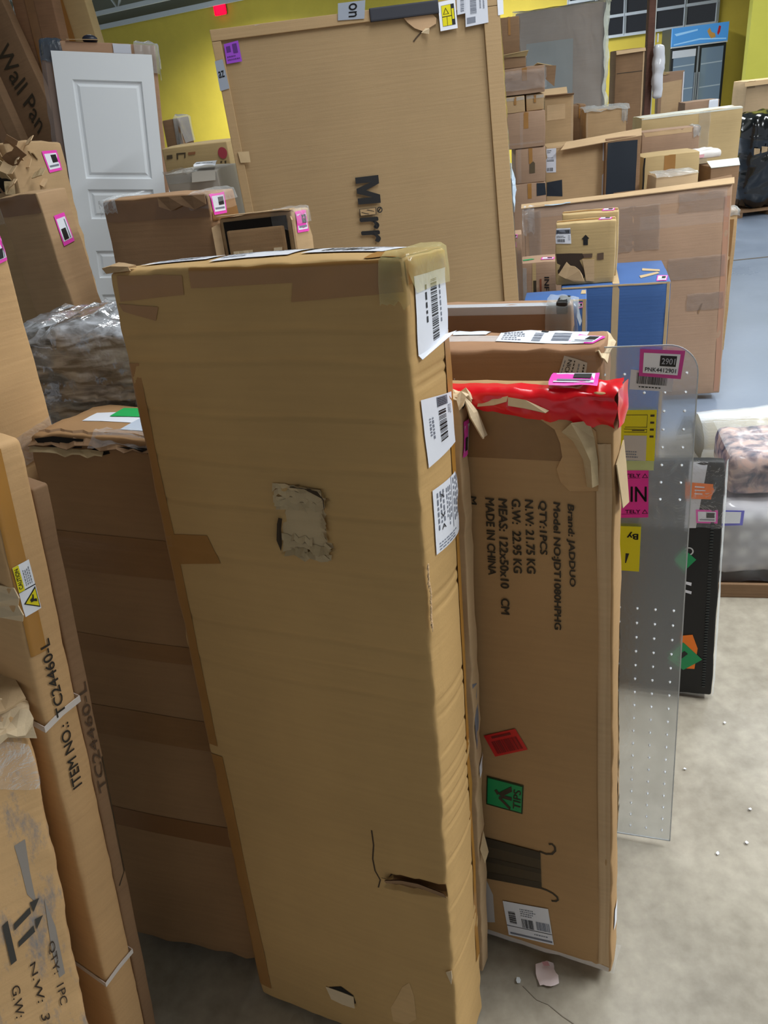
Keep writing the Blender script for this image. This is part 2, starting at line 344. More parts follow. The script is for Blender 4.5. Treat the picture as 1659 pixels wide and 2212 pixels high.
class Carton:
    def __init__(self, key, name, label, cat='box', mat=None, group=None, r=0.006, res=0.05, amp=0.0015, crumple=0.004, seed=None, bulge=0.002,
                 dents=(), creases=(), zres=None, squash=None):
        x, y, z, ya, le, ro, self.w, self.d, self.h = P[key]
        self.key = key
        mw = Matrix.Translation((x, y, z)) @ Matrix.Rotation(math.radians(ya), 4, 'Z') @ Matrix.Rotation(math.radians(-le), 4, 'X') @ Matrix.Rotation(math.radians(ro), 4, 'Y')
        self.root = empty(name, mw, label, cat, group)
        self.seed = (hash_(key) % 97) * 1.37 if seed is None else seed
        self.amp, self.cr, self.bulge, self.dents, self.creases, self.r = amp, crumple, bulge, list(dents), list(creases), min(r, self.d*0.3, self.w*0.3)
        self.squash = squash
        self.body = self._body(res, mat or CB, zres)
    # --- surface shape
    def dims(self, face):
        return {'front': (self.w, self.h), 'back': (self.w, self.h), 'right': (self.d, self.h), 'left': (self.d, self.h), 'top': (self.w, self.d), 'bottom': (self.w, self.d)}[face]
    def D(self, face, u, v):
        U, V = self.dims(face)
        e = min(u, U-u, v, V-v)
        if e <= 0: return 0.0
        f = min(1.0, e/0.02)
        s = self.bulge*math.sin(math.pi*u/U)*math.sin(math.pi*v/V)
        fs = {'front': 0, 'right': 11, 'top': 23, 'left': 37, 'back': 41, 'bottom': 53}[face]
        s += self.amp*noise.noise(Vector((u*7, v*7, self.seed+fs)))
        for (fc, ax, pos, dep, wid) in self.creases:
            if fc == face:
                q = (v if ax == 'h' else u) - pos; q += 0.006*noise.noise(Vector(((u if ax == 'h' else v)*6, pos*9, self.seed)))
                s -= dep*math.exp(-(q/wid)**2)
        s *= f
        for (fc, poly, dep) in self.dents:
            if fc == face and inside(poly, u, v): s -= dep
        return s
    def crump(self, p):
        if self.cr <= 0: return Vector((0, 0, 0))
        a = sorted((min(p[0], self.w-p[0]), min(p[1], self.d-p[1]), min(p[2], self.h-p[2])))
        e = math.exp(-max(0, a[1])/0.016)*self.cr; c = math.exp(-max(0, a[2])/0.03)*self.cr*1.6
        q = Vector(p)*22 + Vector((self.seed, 0, 0))
        v = noise.noise_vector(q)*e + noise.noise_vector(q*2.1)*e*0.5
        ctr = Vector((self.w/2, self.d/2, self.h/2)); dirv = (ctr-Vector(p)); dirv.z *= 0.3
        v += dirv.normalized()*c*(0.5+0.5*noise.noise(q*0.7)) if dirv.length > 0 else v*0
        if p[2] < 0.02: v.z = max(0, v.z)
        return v
    def rnd(self, p):
        r = self.r; q = Vector((min(max(p[0], r), self.w-r), min(max(p[1], r), self.d-r), min(max(p[2], r), self.h-r)))
        n = Vector(p)-q
        if n.length > 1e-9: return q + n.normalized()*r
        return Vector(p)
    def surf(self, face, u, v, off=0.0):
        p, n = {'front': ((u, 0, v), (0, -1, 0)), 'right': ((self.w, u, v), (1, 0, 0)), 'top': ((u, v, self.h), (0, 0, 1)),
                'left': ((0, self.d-u, v), (-1, 0, 0)), 'back': ((self.w-u, self.d, v), (0, 1, 0)), 'bottom': ((u, self.d-v, 0), (0, 0, -1))}[face]
        q = self.rnd(p) + Vector(n)*(self.D(face, u, v)+off) + self.crump(p)
        if self.squash: q = self.squash(q)
        return q
    def _body(self, res, mat, zres=None):
        rz = zres or res
        X = lattice(self.w, self.r, res); Y = lattice(self.d, self.r, res); Z = lattice(self.h, self.r, rz)
        nx, ny, nz = len(X)-1, len(Y)-1, len(Z)-1
        idx, vs, fs = {}, [], []
        def vert(i, j, k, face, u, v):
            key = (i, j, k)
            if key not in idx: idx[key] = len(vs); vs.append(self.surf(face, u, v))
            return idx[key]
        for face, A, B, f in (('front', nx, nz, lambda a, b: (a, 0, b)), ('back', nx, nz, lambda a, b: (nx-a, ny, b)), ('right', ny, nz, lambda a, b: (nx, a, b)),
                              ('left', ny, nz, lambda a, b: (0, ny-a, b)), ('top', nx, ny, lambda a, b: (a, b, nz)), ('bottom', nx, ny, lambda a, b: (a, ny-b, 0))):
            def uv(a, b):
                i, j, k = f(a, b); p = (X[i], Y[j], Z[k])
                return {'front': (p[0], p[2]), 'back': (self.w-p[0], p[2]), 'right': (p[1], p[2]), 'left': (self.d-p[1], p[2]), 'top': (p[0], p[1]), 'bottom': (p[0], self.d-p[1])}[face]
            for a in range(A):
                for b in range(B):
                    q = [(a, b), (a+1, b), (a+1, b+1), (a, b+1)]
                    fs.append(tuple(vert(*f(*c), face, *uv(*c)) for c in q))
        return mesh('body', vs, fs, mat, self.root, True)
    # --- things stuck on it
    def label(self, name, face, q, mat, **k): return Label(self, name, face, q, mat, **k)
    def tape(self, face, q, mat=None, name='tape_strip', off=0.0011, n=10): return Label(self, name, face, q, mat or TAPE, off=off, n=n).o
    def rtape(self, face, u0, v0, u1, v1, mat=None, name='tape_strip', off=0.0011, n=10):
        return self.tape(face, [(u0, v1), (u1, v1), (u1, v0), (u0, v0)], mat, name, off, n)
    def text(self, s, face, q, mat=INK, bold=0.012, shear=0.0, name='printed_text', off=0.0019):
        vs, fs = glyphs(s, bold, shear)
        return mesh(name, [self.surf(face, *bil(q, a, b), off) for a, b in vs], fs, mat, self.root)
    def poly(self, face, pts, mat=INK, name='printed_mark', off=0.0016, thick=0.0, wob=0.0):
        """flat or thick patch with a free outline"""
        n = len(pts); vs = [self.surf(face, u, v, off + wob*noise.noise(Vector((u*60, v*60, i)))) for i, (u, v) in enumerate(pts)]
        fs = [tuple(range(n))]
        if thick:
            vs2 = [self.surf(face, u, v, off-thick) for (u, v) in pts]; vs += vs2
            fs += [(i, n+i, n+(i+1) % n, (i+1) % n) for i in range(n)]
        return mesh(name, vs, fs, mat, self.root)
    def pink(self, face, q, rot=0, num=None, code=None, name='pink_sticker', mat=None):
        """pink bordered stock sticker; the square code is left out"""
        L = Label(self, name, face, q, mat or PINK)
        L.rect(0.09, 0.13, 0.91, 0.87, WHITE); L.up()
        L.rect(0.47, 0.2, 0.84, 0.58, INK) if rot == 0 else (L.rect(0.2, 0.47, 0.62, 0.84, INK) if rot == 90 else L.rect(0.3, 0.16, 0.66, 0.53, INK))
        if num:
            L.up(); L.text(num, 0.51, 0.29, 0.81, 0.50, WHITE, bold=0.012); L.text(code, 0.14, 0.65, 0.86, 0.8, INK, bold=0.01)
        else:
            if rot == 0: L.rect(0.16, 0.68, 0.84, 0.77, GREYINK)
            elif rot == 90: L.rect(0.72, 0.2, 0.80, 0.84, GREYINK)
            else: L.rect(0.75, 0.2, 0.82, 0.8, GREYINK)
        return L.done()
    def sheet(self, name, rows, mat, thick=0.003):
        """a bent piece of board or paper from rows of local points"""
        m, n = len(rows), len(rows[0]); vs = [Vector(p) for r_ in rows for p in r_]
        fs = [(j*n+i, j*n+i+1, (j+1)*n+i+1, (j+1)*n+i) for j in range(m-1) for i in range(n-1)]
        o = mesh(name, vs, fs, mat, self.root, False)
        md = o.modifiers.new('thick', 'SOLIDIFY'); md.thickness = thick; md.offset = 0
        return o
    def fuzz(self, face_edge, n, z0, z1, size, mat, name='frayed_edge', seed=3):
        """little torn paper tufts along the front right edge"""
        rd = random.Random(seed); vs, fs = [], []
        for i in range(n):
            z = rd.uniform(z0, z1); a = Vector((self.w, 0, z)); s = size*rd.uniform(0.4, 1.0); k = len(vs)
            d1 = Vector((rd.uniform(-.1, .3), -1, rd.uniform(-.5, .5))).normalized()
            d2 = Vector((rd.uniform(-.1, .2), rd.uniform(-.3, .3), 1)).normalized()
            a += Vector((.003, .003, 0)); a += self.crump((self.w, 0, z))
            vs += [a, a+d1*s, a+d1*s*0.7+d2*s*0.5, a+d2*s*0.6]; fs.append((k, k+1, k+2, k+3))
        o = mesh(name, vs, fs, mat, self.root)
        md = o.modifiers.new('t', 'SOLIDIFY'); md.thickness = 0.0008; o['kind'] = 'stuff'
        return o
def hash_(s):
    h = 7
    for c in s: h = (h*31 + ord(c)) % 100003
    return h
def inside(poly, x, y):
    c = False; n = len(poly); j = n-1
    for i in range(n):
        xi, yi = poly[i]; xj, yj = poly[j]
        if (yi > y) != (yj > y) and x < (xj-xi)*(y-yi)/(yj-yi)+xi: c = not c
        j = i
    return c
def lump(name, mw, w_, d_, h_, mat, parent, res=0.02, amp=0.02, freq=9, seed=1, r=0.05, ridges=0.0, rdir=(1, 0.3, 0.8)):
    """soft wrapped bundle: a rounded box with folds"""
    X = lattice(w_, r, res); Y = lattice(d_, r, res); Z = lattice(h_, r, res)
    nx, ny, nz = len(X)-1, len(Y)-1, len(Z)-1; idx, vs, fs = {}, [], []
    rv = Vector(rdir).normalized()
    def vert(i, j, k):
        if (i, j, k) not in idx:
            p = Vector((X[i], Y[j], Z[k])); q = Vector((min(max(p.x, r), w_-r), min(max(p.y, r), d_-r), min(max(p.z, r), h_-r)))
            n = p-q; n = n.normalized() if n.length > 1e-9 else Vector((0, 0, 1)); p = q+n*r
            s = amp*noise.noise(p*freq+Vector((seed, 0, 0))) + amp*0.4*noise.noise(p*freq*3+Vector((0, seed, 0)))
            if ridges: 
                t = p.dot(rv); s += ridges*(1-abs(noise.noise(Vector((t*freq*7, (p-rv*t).length*4, seed)))*2.4))
            p = p+n*s; p.z = max(0.001, p.z)
            idx[(i, j, k)] = len(vs); vs.append(mw @ p if mw else p)
        return idx[(i, j, k)]
    for A, B, f in ((nx, nz, lambda a, b: (a, 0, b)), (nx, nz, lambda a, b: (nx-a, ny, b)), (ny, nz, lambda a, b: (nx, a, b)), (ny, nz, lambda a, b: (0, ny-a, b)),
                    (nx, ny, lambda a, b: (a, b, nz)), (nx, ny, lambda a, b: (a, ny-b, 0))):
        for a in range(A):
            for b in range(B): fs.append((vert(*f(a, b)), vert(*f(a+1, b)), vert(*f(a+1, b+1)), vert(*f(a, b+1))))
    return mesh(name, vs, fs, mat, parent, True)
def crinkle(name, parent, rows, mat, amp=0.004, freq=60, seed=1, smooth=True):
    """plastic film laid over rows of points, wrinkled"""
    m, n = len(rows), len(rows[0]); vs = []
    for r_ in rows:
        for p in r_: p = Vector(p); vs.append(p + noise.noise_vector(p*freq + Vector((seed, seed, 0)))*amp)
    fs = [(j*n+i, j*n+i+1, (j+1)*n+i+1, (j+1)*n+i) for j in range(m-1) for i in range(n-1)]
    return mesh(name, vs, fs, mat, parent, smooth)
def cornerwrap(c, side, top=0.05, drop=0.08, run=0.10, mat=None, seed=2, off=0.004, amp=0.006, name='plastic_wrap', n=16):
    """plastic bunched over a top corner of a carton: runs along the front, top and end"""
    rows = []; sgn = 1 if side == 'right' else -1; xe = c.w if side == 'right' else 0.0
    path = [('front', -drop), ('front', -drop*0.5), ('front', -0.002), ('top', 0.15), ('top', 0.5), ('top', 0.95)]
    for j in range(len(path)):
        row = []
        for i in range(n+1):
            s = i/n
            x = xe - sgn*run*(1-s) if s < 0.8 else xe + sgn*off
            x = xe - sgn*run*(1-s/0.8) if s <= 0.8 else xe + sgn*off*(1+2*(s-0.8))
            dz = -drop*0.9*max(0, (s-0.8)/0.2)
            f, q = path[j]
            rag = 0.25*noise.noise(Vector((s*5, j, seed)))
            if f == 'front': p = Vector((x, -off, c.h + q*(1+rag) + dz*0.3))
            else: p = Vector((x, c.d*q, c.h + off + dz))
            row.append(p)
        rows.append(row)
    return crinkle(name, c.root, rows, mat or WRAP, amp, 55, seed)

# ------------------------------------------------------------------ the room
def concrete():
    m, nt, b = base('sealed_concrete'); L = nt.links.new
    tc = N(nt, 'ShaderNodeTexCoord')
    n1 = N(nt, 'ShaderNodeTexNoise', Scale=4.5, Detail=10.0, Roughness=0.68); n2 = N(nt, 'ShaderNodeTexNoise', Scale=30.0, Detail=4.0)
    n3 = N(nt, 'ShaderNodeTexNoise', Scale=0.7, Detail=6.0, Roughness=0.7)
    for n in (n1, n2, n3): L(tc.outputs['Object'], n.inputs['Vector'])
    r = N(nt, 'ShaderNodeValToRGB'); e = r.color_ramp.elements
    e[0].position = 0.32; e[0].color = lin((132, 124, 110)); e[1].position = 0.68; e[1].color = lin((180, 172, 156))
    a = N(nt, 'ShaderNodeMath', operation='MULTIPLY_ADD'); a.inputs[1].default_value = 0.3
    s = N(nt, 'ShaderNodeMath', operation='MULTIPLY'); s.inputs[1].default_value = 0.7
    L(n1.outputs[0], s.inputs[0]); L(n2.outputs[0], a.inputs[0]); L(s.outputs[0], a.inputs[2]); L(a.outputs[0], r.inputs[0])
    # worn blue grey walkway paint on the far part of the slab
    sx = N(nt, 'ShaderNodeSeparateXYZ'); L(tc.outputs['Object'], sx.inputs[0])
    ed = N(nt, 'ShaderNodeMath', operation='MULTIPLY_ADD'); ed.inputs[1].default_value = 0.5; L(n1.outputs[0], ed.inputs[0]); L(sx.outputs['Y'], ed.inputs[2])
    pr = N(nt, 'ShaderNodeMapRange'); pr.inputs[1].default_value = 3.35; pr.inputs[2].default_value = 3.6; L(ed.outputs[0], pr.inputs[0])
    pm = N(nt, 'ShaderNodeMix', data_type='RGBA'); L(pr.outputs[0], pm.inputs[0]); L(r.outputs[0], pm.inputs[6]); pm.inputs[7].default_value = lin((124, 136, 154))
    L(pm.outputs[2], b.inputs['Base Color'])
    rr = N(nt, 'ShaderNodeMapRange'); rr.inputs[1].default_value = 0.35; rr.inputs[2].default_value = 0.65; rr.inputs[3].default_value = 0.22; rr.inputs[4].default_value = 0.42
    L(n3.outputs[0], rr.inputs[0]); L(rr.outputs[0], b.inputs['Roughness'])
    bp = N(nt, 'ShaderNodeBump', Strength=0.15, Distance=0.003); L(n1.outputs[0], bp.inputs['Height']); L(bp.outputs[0], b.inputs['Normal'])
    return m
FLOORM = concrete()
tag(mesh('floor', [(-14, -6, 0), (18, -6, 0), (18, 26, 0), (-14, 26, 0)], [(0, 1, 2, 3)], FLOORM), kind='structure')
# saw cut joint and a crack in the slab
def crack(name, pts, wd, mat):
    vs, fs = [], []
    for i, p in enumerate(pts):
        p = Vector((p[0], p[1], 0.0012)); t = Vector(pts[min(i+1, len(pts)-1)]) - Vector(pts[max(i-1, 0)]); t = Vector((-t[1], t[0], 0)).normalized()
        vs += [p+t*wd/2, p-t*wd/2]
    fs = [(2*i, 2*i+1, 2*i+3, 2*i+2) for i in range(len(pts)-1)]
    return tag(mesh(name, vs, fs, mat), kind='structure')
CRK = plain('crack_dark', (92, 84, 74), rough=0.9); CRK2 = plain('crack_light', (140, 132, 118), rough=0.9)
crack('trim_1', [(2.2, 6.35), (3.0, 6.3), (4.2, 6.2), (6.5, 6.1)], 0.03, CRK)
crack('trim_2', [(0.1568, 0.851), (0.1774, 0.8224), (0.1971, 0.8115), (0.2176, 0.7882), (0.2352, 0.7723)], 0.0018, CRK2)
# back wall, painted yellow, running away to the left
YW = card('yellow_paint', (204, 180, 66), dirt=0.08, rough=0.55, bump=0.06)
YW2 = card('yellow_paint_lit', (208, 202, 84), dirt=0.05, rough=0.5, bump=0.06)  # lighter copy of the yellow; the right wall's stronger light put into colour
wyaw = math.radians(-35); wd_ = Vector((math.cos(wyaw), math.sin(wyaw), 0)); wn = Vector((math.sin(wyaw), -math.cos(wyaw), 0))   # wn faces the room
W0 = Vector((5.05, 14.3, 0)); HC = 3.4
def wp(s, z, o=0.0): return W0 + wd_*s + wn*o + Vector((0, 0, z))
def slab(name, pts, thick, mat, nrm, parent=None, kind='structure'):
    n = len(pts); vs = list(pts) + [p - nrm*thick for p in pts]
    fs = [tuple(range(n)), tuple(range(2*n-1, n-1, -1))] + [(i, n+i, n+(i+1) % n, (i+1) % n) for i in range(n)]
    o = mesh(name, vs, fs, mat, parent)
    if kind: o['kind'] = kind
    return o
slab('wall_back', [wp(-16, 0), wp(6, 0), wp(6, HC), wp(-16, HC)], 0.2, YW, wn)
slab('wall_right', [Vector((5.55, 11.6, 0)), Vector((9.5, 10.2, 0)), Vector((9.5, 10.2, HC)), Vector((5.55, 11.6, HC))], 0.4, YW2, Vector((-0.333, -0.943, 0)))
CEIL = plain('ceiling_deck', (150, 148, 130), rough=0.8)
slab('ceiling', [Vector((-14, -6, 4.7)), Vector((-14, 26, 4.7)), Vector((18, 26, 4.7)), Vector((18, -6, 4.7))], 0.1, CEIL, Vector((0, 0, -1)))
slab('wall_upper', [wp(-16, HC), wp(6, HC), wp(6, 4.7), wp(-16, 4.7)], 0.2, plain('upper_wall_grey', (120, 120, 100), rough=0.8), wn)
STEEL = plain('joist_paint', (196, 200, 196), rough=0.5)
def bar(bm, a, b, t):
    a, b = Vector(a), Vector(b); d = b-a; L_ = d.length
    q = d.to_track_quat('Z', 'Y').to_matrix().to_4x4()
    r = bmesh.ops.create_cube(bm, size=1.0); bmesh.ops.scale(bm, vec=(t, t, L_), verts=r['verts'])
    bmesh.ops.transform(bm, matrix=Matrix.Translation((a+b)/2) @ q, verts=r['verts'])
def barobj(name, a, b, t, mat, parent):
    bm = bmesh.new(); bar(bm, a, b, t); return bmobj(name, bm, mat, parent)
tr0 = wp(-15, HC-0.03, 0.1); tr1 = wp(5, HC-0.03, 0.1)
o = barobj('trim_3', tr0, tr1, 0.09, STEEL, None); o['kind'] = 'structure'
for q_, (sh, lb) in enumerate(((0.7, 'white steel roof joist nearest the yellow wall, at top left'), (2.6, 'white steel roof joist further from the yellow wall, at top left'))):
    root = empty('roof_joist', Matrix.Identity(4), lb, 'joist', 'steel roof joists')
    a0 = wp(-15, HC+0.15, sh); a1 = wp(5, HC+0.15, sh)
    barobj('bottom_chord', a0, a1, 0.08, STEEL, root); barobj('top_chord', a0+Vector((0, 0, .7)), a1+Vector((0, 0, .7)), 0.08, STEEL, root)
    for i in range(20):
        p0 = a0.lerp(a1, i/20); p1 = a0.lerp(a1, (i+0.5)/20)+Vector((0, 0, .7)); p2 = a0.lerp(a1, (i+1)/20)
        barobj('web_bar', p0, p1, 0.035, STEEL, root); barobj('web_bar', p1, p2, 0.035, STEEL, root)
# windows above the cooler
FR = plain('window_frame_paint', (190, 196, 200), rough=0.4); GLS = plain('night_glass', (14, 18, 24), rough=0.06, spec=0.8)
Bw = wp(0, 0).copy()
wroot = None
def window(nm, s0, s1, z0, z1, cols, rows):
    fr = bmesh.new(); t = 0.04
    def hbar(z): bar(fr, wp(s0-t/2, z, 0.03), wp(s1+t/2, z, 0.03), t)
    def vbar(s): bar(fr, wp(s, z0, 0.03), wp(s, z1, 0.03), t)
    for i in range(rows+1): hbar(z0+(z1-z0)*i/rows)
    for i in range(cols+1): vbar(s0+(s1-s0)*i/cols)
    f = bmobj(nm, fr, FR); f['kind'] = 'structure'
    for i in range(cols):
        for j in range(rows):
            a, b = s0+(s1-s0)*i/cols+t/2, s0+(s1-s0)*(i+1)/cols-t/2; c, d = z0+(z1-z0)*j/rows+t/2, z0+(z1-z0)*(j+1)/rows-t/2
            tilt = 0.004*((i*7+j*3) % 5-2)
            mesh('pane', [wp(a, c, 0.012+tilt), wp(b, c, 0.012-tilt), wp(b, d, 0.012-tilt*0.6), wp(a, d, 0.012+tilt)], [(0, 1, 2, 3)], GLS, f)
window('window_1', -1.2, 1.15, 1.82, 2.94, 5, 4)

# steel column, rusty paint
RUST = card('rusty_paint', (96, 64, 52), dirt=0.6, rough=0.6)
cx, cy = 2.546, 7.0
bm = bmesh.new(); bevel_box(bm, cx, cy, HC/2+0.7, 0.055, 0.055, 2*(HC/2+0.7), 0.006)
tag(bmobj('steel_column', bm, RUST), 'slim brown rusty steel column in front of the yellow wall', 'column')
cw = empty('cable_conduit', Matrix.Translation((cx+0.05, cy+0.05, 0)), 'thin white conduit running up beside the rusty column', 'conduit')
bm = bmesh.new(); bmesh.ops.create_cone(bm, cap_ends=True, segments=10, radius1=0.011, radius2=0.011, depth=4.6, matrix=Matrix.Translation((0, 0, 2.3)))
bmobj('pipe', bm, STEEL, cw); box('clamp', -0.03, -0.02, 1.45, 0.06, 0.04, 0.03, STEEL, cw)
# exit sign
es = empty('exit_sign', Matrix.Translation(wp(-8.7, 3.25, 0.06)) @ Matrix.Rotation(wyaw, 4, 'Z'), 'glowing red exit sign high on the yellow wall', 'sign')
box('housing', -0.15, 0, -0.10, 0.30, 0.04, 0.20, plain('sign_housing', (150, 20, 40), rough=0.5), es, 0.02)
box('lit_face', -0.15, -0.014, -0.10, 0.30, 0.016, 0.20, plain('red_glow', (255, 0, 50), emit=1.1), es, 0.03)

# ------------------------------------------------------------------ drinks cooler
fa, fb = (5.0516, 13.0, 1.7984), (5.8447, 13.0, 1.7911)
fx = Vector((fa[0], 13.0, 0)); FW = fb[0]-fa[0]; FH = 1.80
fr = empty('drinks_cooler', Matrix.Translation(fx) @ Matrix.Rotation(math.radians(-8), 4, 'Z'), 'two door glass drinks cooler with a blue lit header by the yellow wall', 'fridge')
GB = plain('cooler_black', (30, 34, 40), rough=0.4); GS = plain('cooler_steel', (150, 156, 162), rough=0.35)
box('cabinet', 0, 0.02, 0, FW, 0.6, FH-0.002, plain('cooler_side', (52, 58, 60), rough=0.5), fr, 0.01)
hd = box('header_sign', 0.0, -0.03, FH-0.235, FW, 0.06, 0.235, plain('header_blue', (70, 140, 205), rough=0.3, emit=0.25), fr, 0.006)
def flat(name, pts, y, mat, parent): return mesh(name, [(p[0], y, p[1]) for p in pts], [tuple(range(len(pts)))], mat, parent)
SKY = plain('header_light_blue', (150, 200, 240), rough=0.3, emit=0.2)
hz = FH-0.235
flat('print', [(0.03, hz+0.03), (FW*0.5, hz+0.07), (FW*0.97, hz+0.035), (FW*0.97, hz+0.02), (FW*0.5, hz+0.05), (0.03, hz+0.015)], -0.0315, SKY, hd)
flat('print', [(0.03, hz+0.16), (FW*0.45, hz+0.19), (FW*0.45, hz+0.17), (0.06, hz+0.13)], -0.0315, SKY, hd)
flat('print', [(FW*0.62, hz+0.15), (FW*0.66, hz+0.19), (FW*0.70, hz+0.13), (FW*0.76, hz+0.11), (FW*0.78, hz+0.06), (FW*0.7, hz+0.05), (FW*0.66, hz+0.09)], -0.0320, plain('header_orange', (230, 170, 90), rough=0.3), hd)
flat('print', [(FW*0.80, hz+0.11), (FW*0.82, hz+0.2), (FW*0.86, hz+0.19), (FW*0.85, hz+0.12), (FW*0.82, hz+0.08)], -0.0320, plain('header_red', (214, 50, 60), rough=0.3), hd)
box('sill_strip', 0, -0.032, hz-0.02, FW, 0.05, 0.018, plain('cooler_white', (220, 224, 226), rough=0.3), fr, 0.003)
for k in range(2):
    x0 = k*FW/2+0.008; dw = FW/2-0.016
    dr = box('door', x0, -0.012, 0.10, dw, 0.03, hz-0.13, GB, fr, 0.006)
    gz0, gz1 = 0.16, hz-0.06
    mesh('glass', [(x0+0.035, -0.0145, gz0), (x0+dw-0.035, -0.0145, gz0), (x0+dw-0.035, -0.0145, gz1), (x0+0.035, -0.0145, gz1)], [(0, 1, 2, 3)],
         plain('cooler_glass', (120, 140, 160), rough=0.08, emit=0.06), dr)
    for q in range(4):
        z = gz0+(gz1-gz0)*(q+0.7)/4.4
        mesh('shelf_edge', [(x0+0.04, -0.016, z), (x0+dw-0.04, -0.016, z+0.01), (x0+dw-0.04, -0.016, z+0.026), (x0+0.04, -0.016, z+0.016)], [(0, 1, 2, 3)], plain('shelf_wire', (176, 190, 200), rough=0.4, emit=0.05), dr)
    box('handle', x0+(dw-0.03 if k == 0 else 0.012), -0.035, 0.7, 0.018, 0.02, 0.5, GS, dr, 0.004)
    if k == 0:
        ls = mesh('price_strip', [(x0+0.015, -0.017, gz1-0.09), (x0+dw-0.03, -0.017, gz1-0.09), (x0+dw-0.03, -0.017, gz1+0.005), (x0+0.015, -0.017, gz1+0.005)], [(0, 1, 2, 3)], WHITE, dr)
box('centre_post', FW/2-0.012, -0.02, 0.1, 0.024, 0.04, hz-0.13, GS, fr, 0.003)
box('base_grille', 0.01, -0.005, 0.0, FW-0.02, 0.02, 0.09, GB, fr, 0.003)


# ------------------------------------------------------------------ the near stack
hole = [(0.2228, 1.1002), (0.243, 1.1032), (0.2771, 1.0996), (0.2847, 1.0894), (0.2844, 1.0764), (0.2821, 1.0531), (0.2834, 1.0299), (0.2883, 1.0135), (0.2656, 1.012), (0.2286, 1.0046), (0.206, 1.0018), (0.2077, 1.0314), (0.2159, 1.0563), (0.2223, 1.0737), (0.2187, 1.0834)]
slit = [(0.3226, 0.4494), (0.3667, 0.4535), (0.4192, 0.4576), (0.4179, 0.4335), (0.3644, 0.4217), (0.3125, 0.4171)]
big = Carton('big', 'tall_carton', 'tall tan carton in front centre with a torn square hole and three side labels', mat=CBG,
             r=0.006, res=0.008, zres=.0032, amp=0.002, crumple=0.0028, bulge=0.006, dents=[('front', hole, 0.006), ('front', slit, 0.009)],
             creases=[('front', 'h', v, 0.0020, 0.0035) for v in (1.30, 1.262, 1.195, 1.13)] + [('front', 'h', 1.068, 0.0026, 0.003), ('front', 'h', 0.985, 0.0012, 0.004), ('front', 'h', 0.87, 0.0020, 0.004), ('front', 'h', 0.83, 0.0012, 0.0035), ('front', 'h', 0.79, 0.0015, 0.0035)]
             + [('right', 'h', v, 0.0022, 0.003) for v in (1.246, 1.234, 0.955, 0.935, 0.79, 0.765, 0.70, 0.66, 0.635, 0.61, 0.585, 0.56, 0.50, 0.40, 0.27)])
W_, D_, H_ = big.w, big.d, big.h
# the lining seen through the hole, and peeled strips around it
def shrink(p, k, dx=0, dy=0):
    cx_ = sum(a for a, b in p)/len(p); cy_ = sum(b for a, b in p)/len(p)
    return [(cx_+(a-cx_)*k+dx, cy_+(b-cy_)*k+dy) for a, b in p]
big.poly('front', shrink(hole, 0.97), TORN, 'inner_liner', off=0.0012)
hx0, hx1 = min(a for a, b in hole), max(a for a, b in hole); hz0, hz1 = min(b for a, b in hole), max(b for a, b in hole)
rd = random.Random(5)
for (fz, n_, s0, s1) in ((0.97, 0, .04, .75), (0.90, 0, .05, .88), (0.82, 0, .02, .92), (0.76, 0, .05, .95), (0.70, 0, .06, .86), (0.25, 0, .02, .62), (0.16, 0, .06, .95), (0.08, 0, .04, .55), (0.04, 0, .1, .98)):
    pts = []; z = hz0+(hz1-hz0)*fz; t_ = 0.0042
    m_ = 9
    up = [(hx0+(hx1-hx0)*(s0+(s1-s0)*i/m_), z+t_*(1+0.8*rd.uniform(-1, 1)) - 0.004*i/m_) for i in range(m_+1)]
    dn = [(a, b-t_*2*(1+0.4*rd.uniform(-1, 1))) for a, b in up]
    o_ = rd.uniform(0.003, 0.0075)
    vs = [big.surf('front', a, b, 0.0022) for a, b in up] + [big.surf('front', a, b, o_*.6+.0015) for a, b in dn]
    mesh('torn_strip', vs, [(i, i+1, m_+2+i, m_+1+i) for i in range(m_)], TORN, big.root)
for i in range(14):
    z = hz0+(hz1-hz0)*rd.uniform(0.05, 0.8); x = hx1-0.004-0.003*rd.random()
    mesh('torn_strip', [big.surf('front', x-.008, z, 0.004), big.surf('front', x+.002, z-.006, 0.006), big.surf('front', x-.001, z-.009, 0.007), big.surf('front', x-.01, z-.004, 0.005)], [(0, 1, 2, 3)], TORN, big.root)
big.poly('front', [(0.2346, 1.1031), (0.257, 1.1037), (0.2787, 1.101), (0.2868, 1.0902), (0.2862, 1.0746), (0.2817, 1.0768), (0.2816, 1.0871), (0.2754, 1.0969), (0.2565, 1.0998), (0.2355, 1.1)], plain('gap_shade_brown', (58, 44, 28), rough=.9), 'shaded_gap', off=.0068)  # dark crescent: shadow under the torn rim, painted into the gap
big.poly('front', [(0.2112, 1.049), (0.2148, 1.0582), (0.2164, 1.0543), (0.2125, 1.0389), (0.2105, 1.0164), (0.2072, 1.0048), (0.2066, 1.0243)], plain('gap_shade_brown', (58, 44, 28)), 'shaded_gap', off=.0068)  # same painted shadow along the hole's left rim
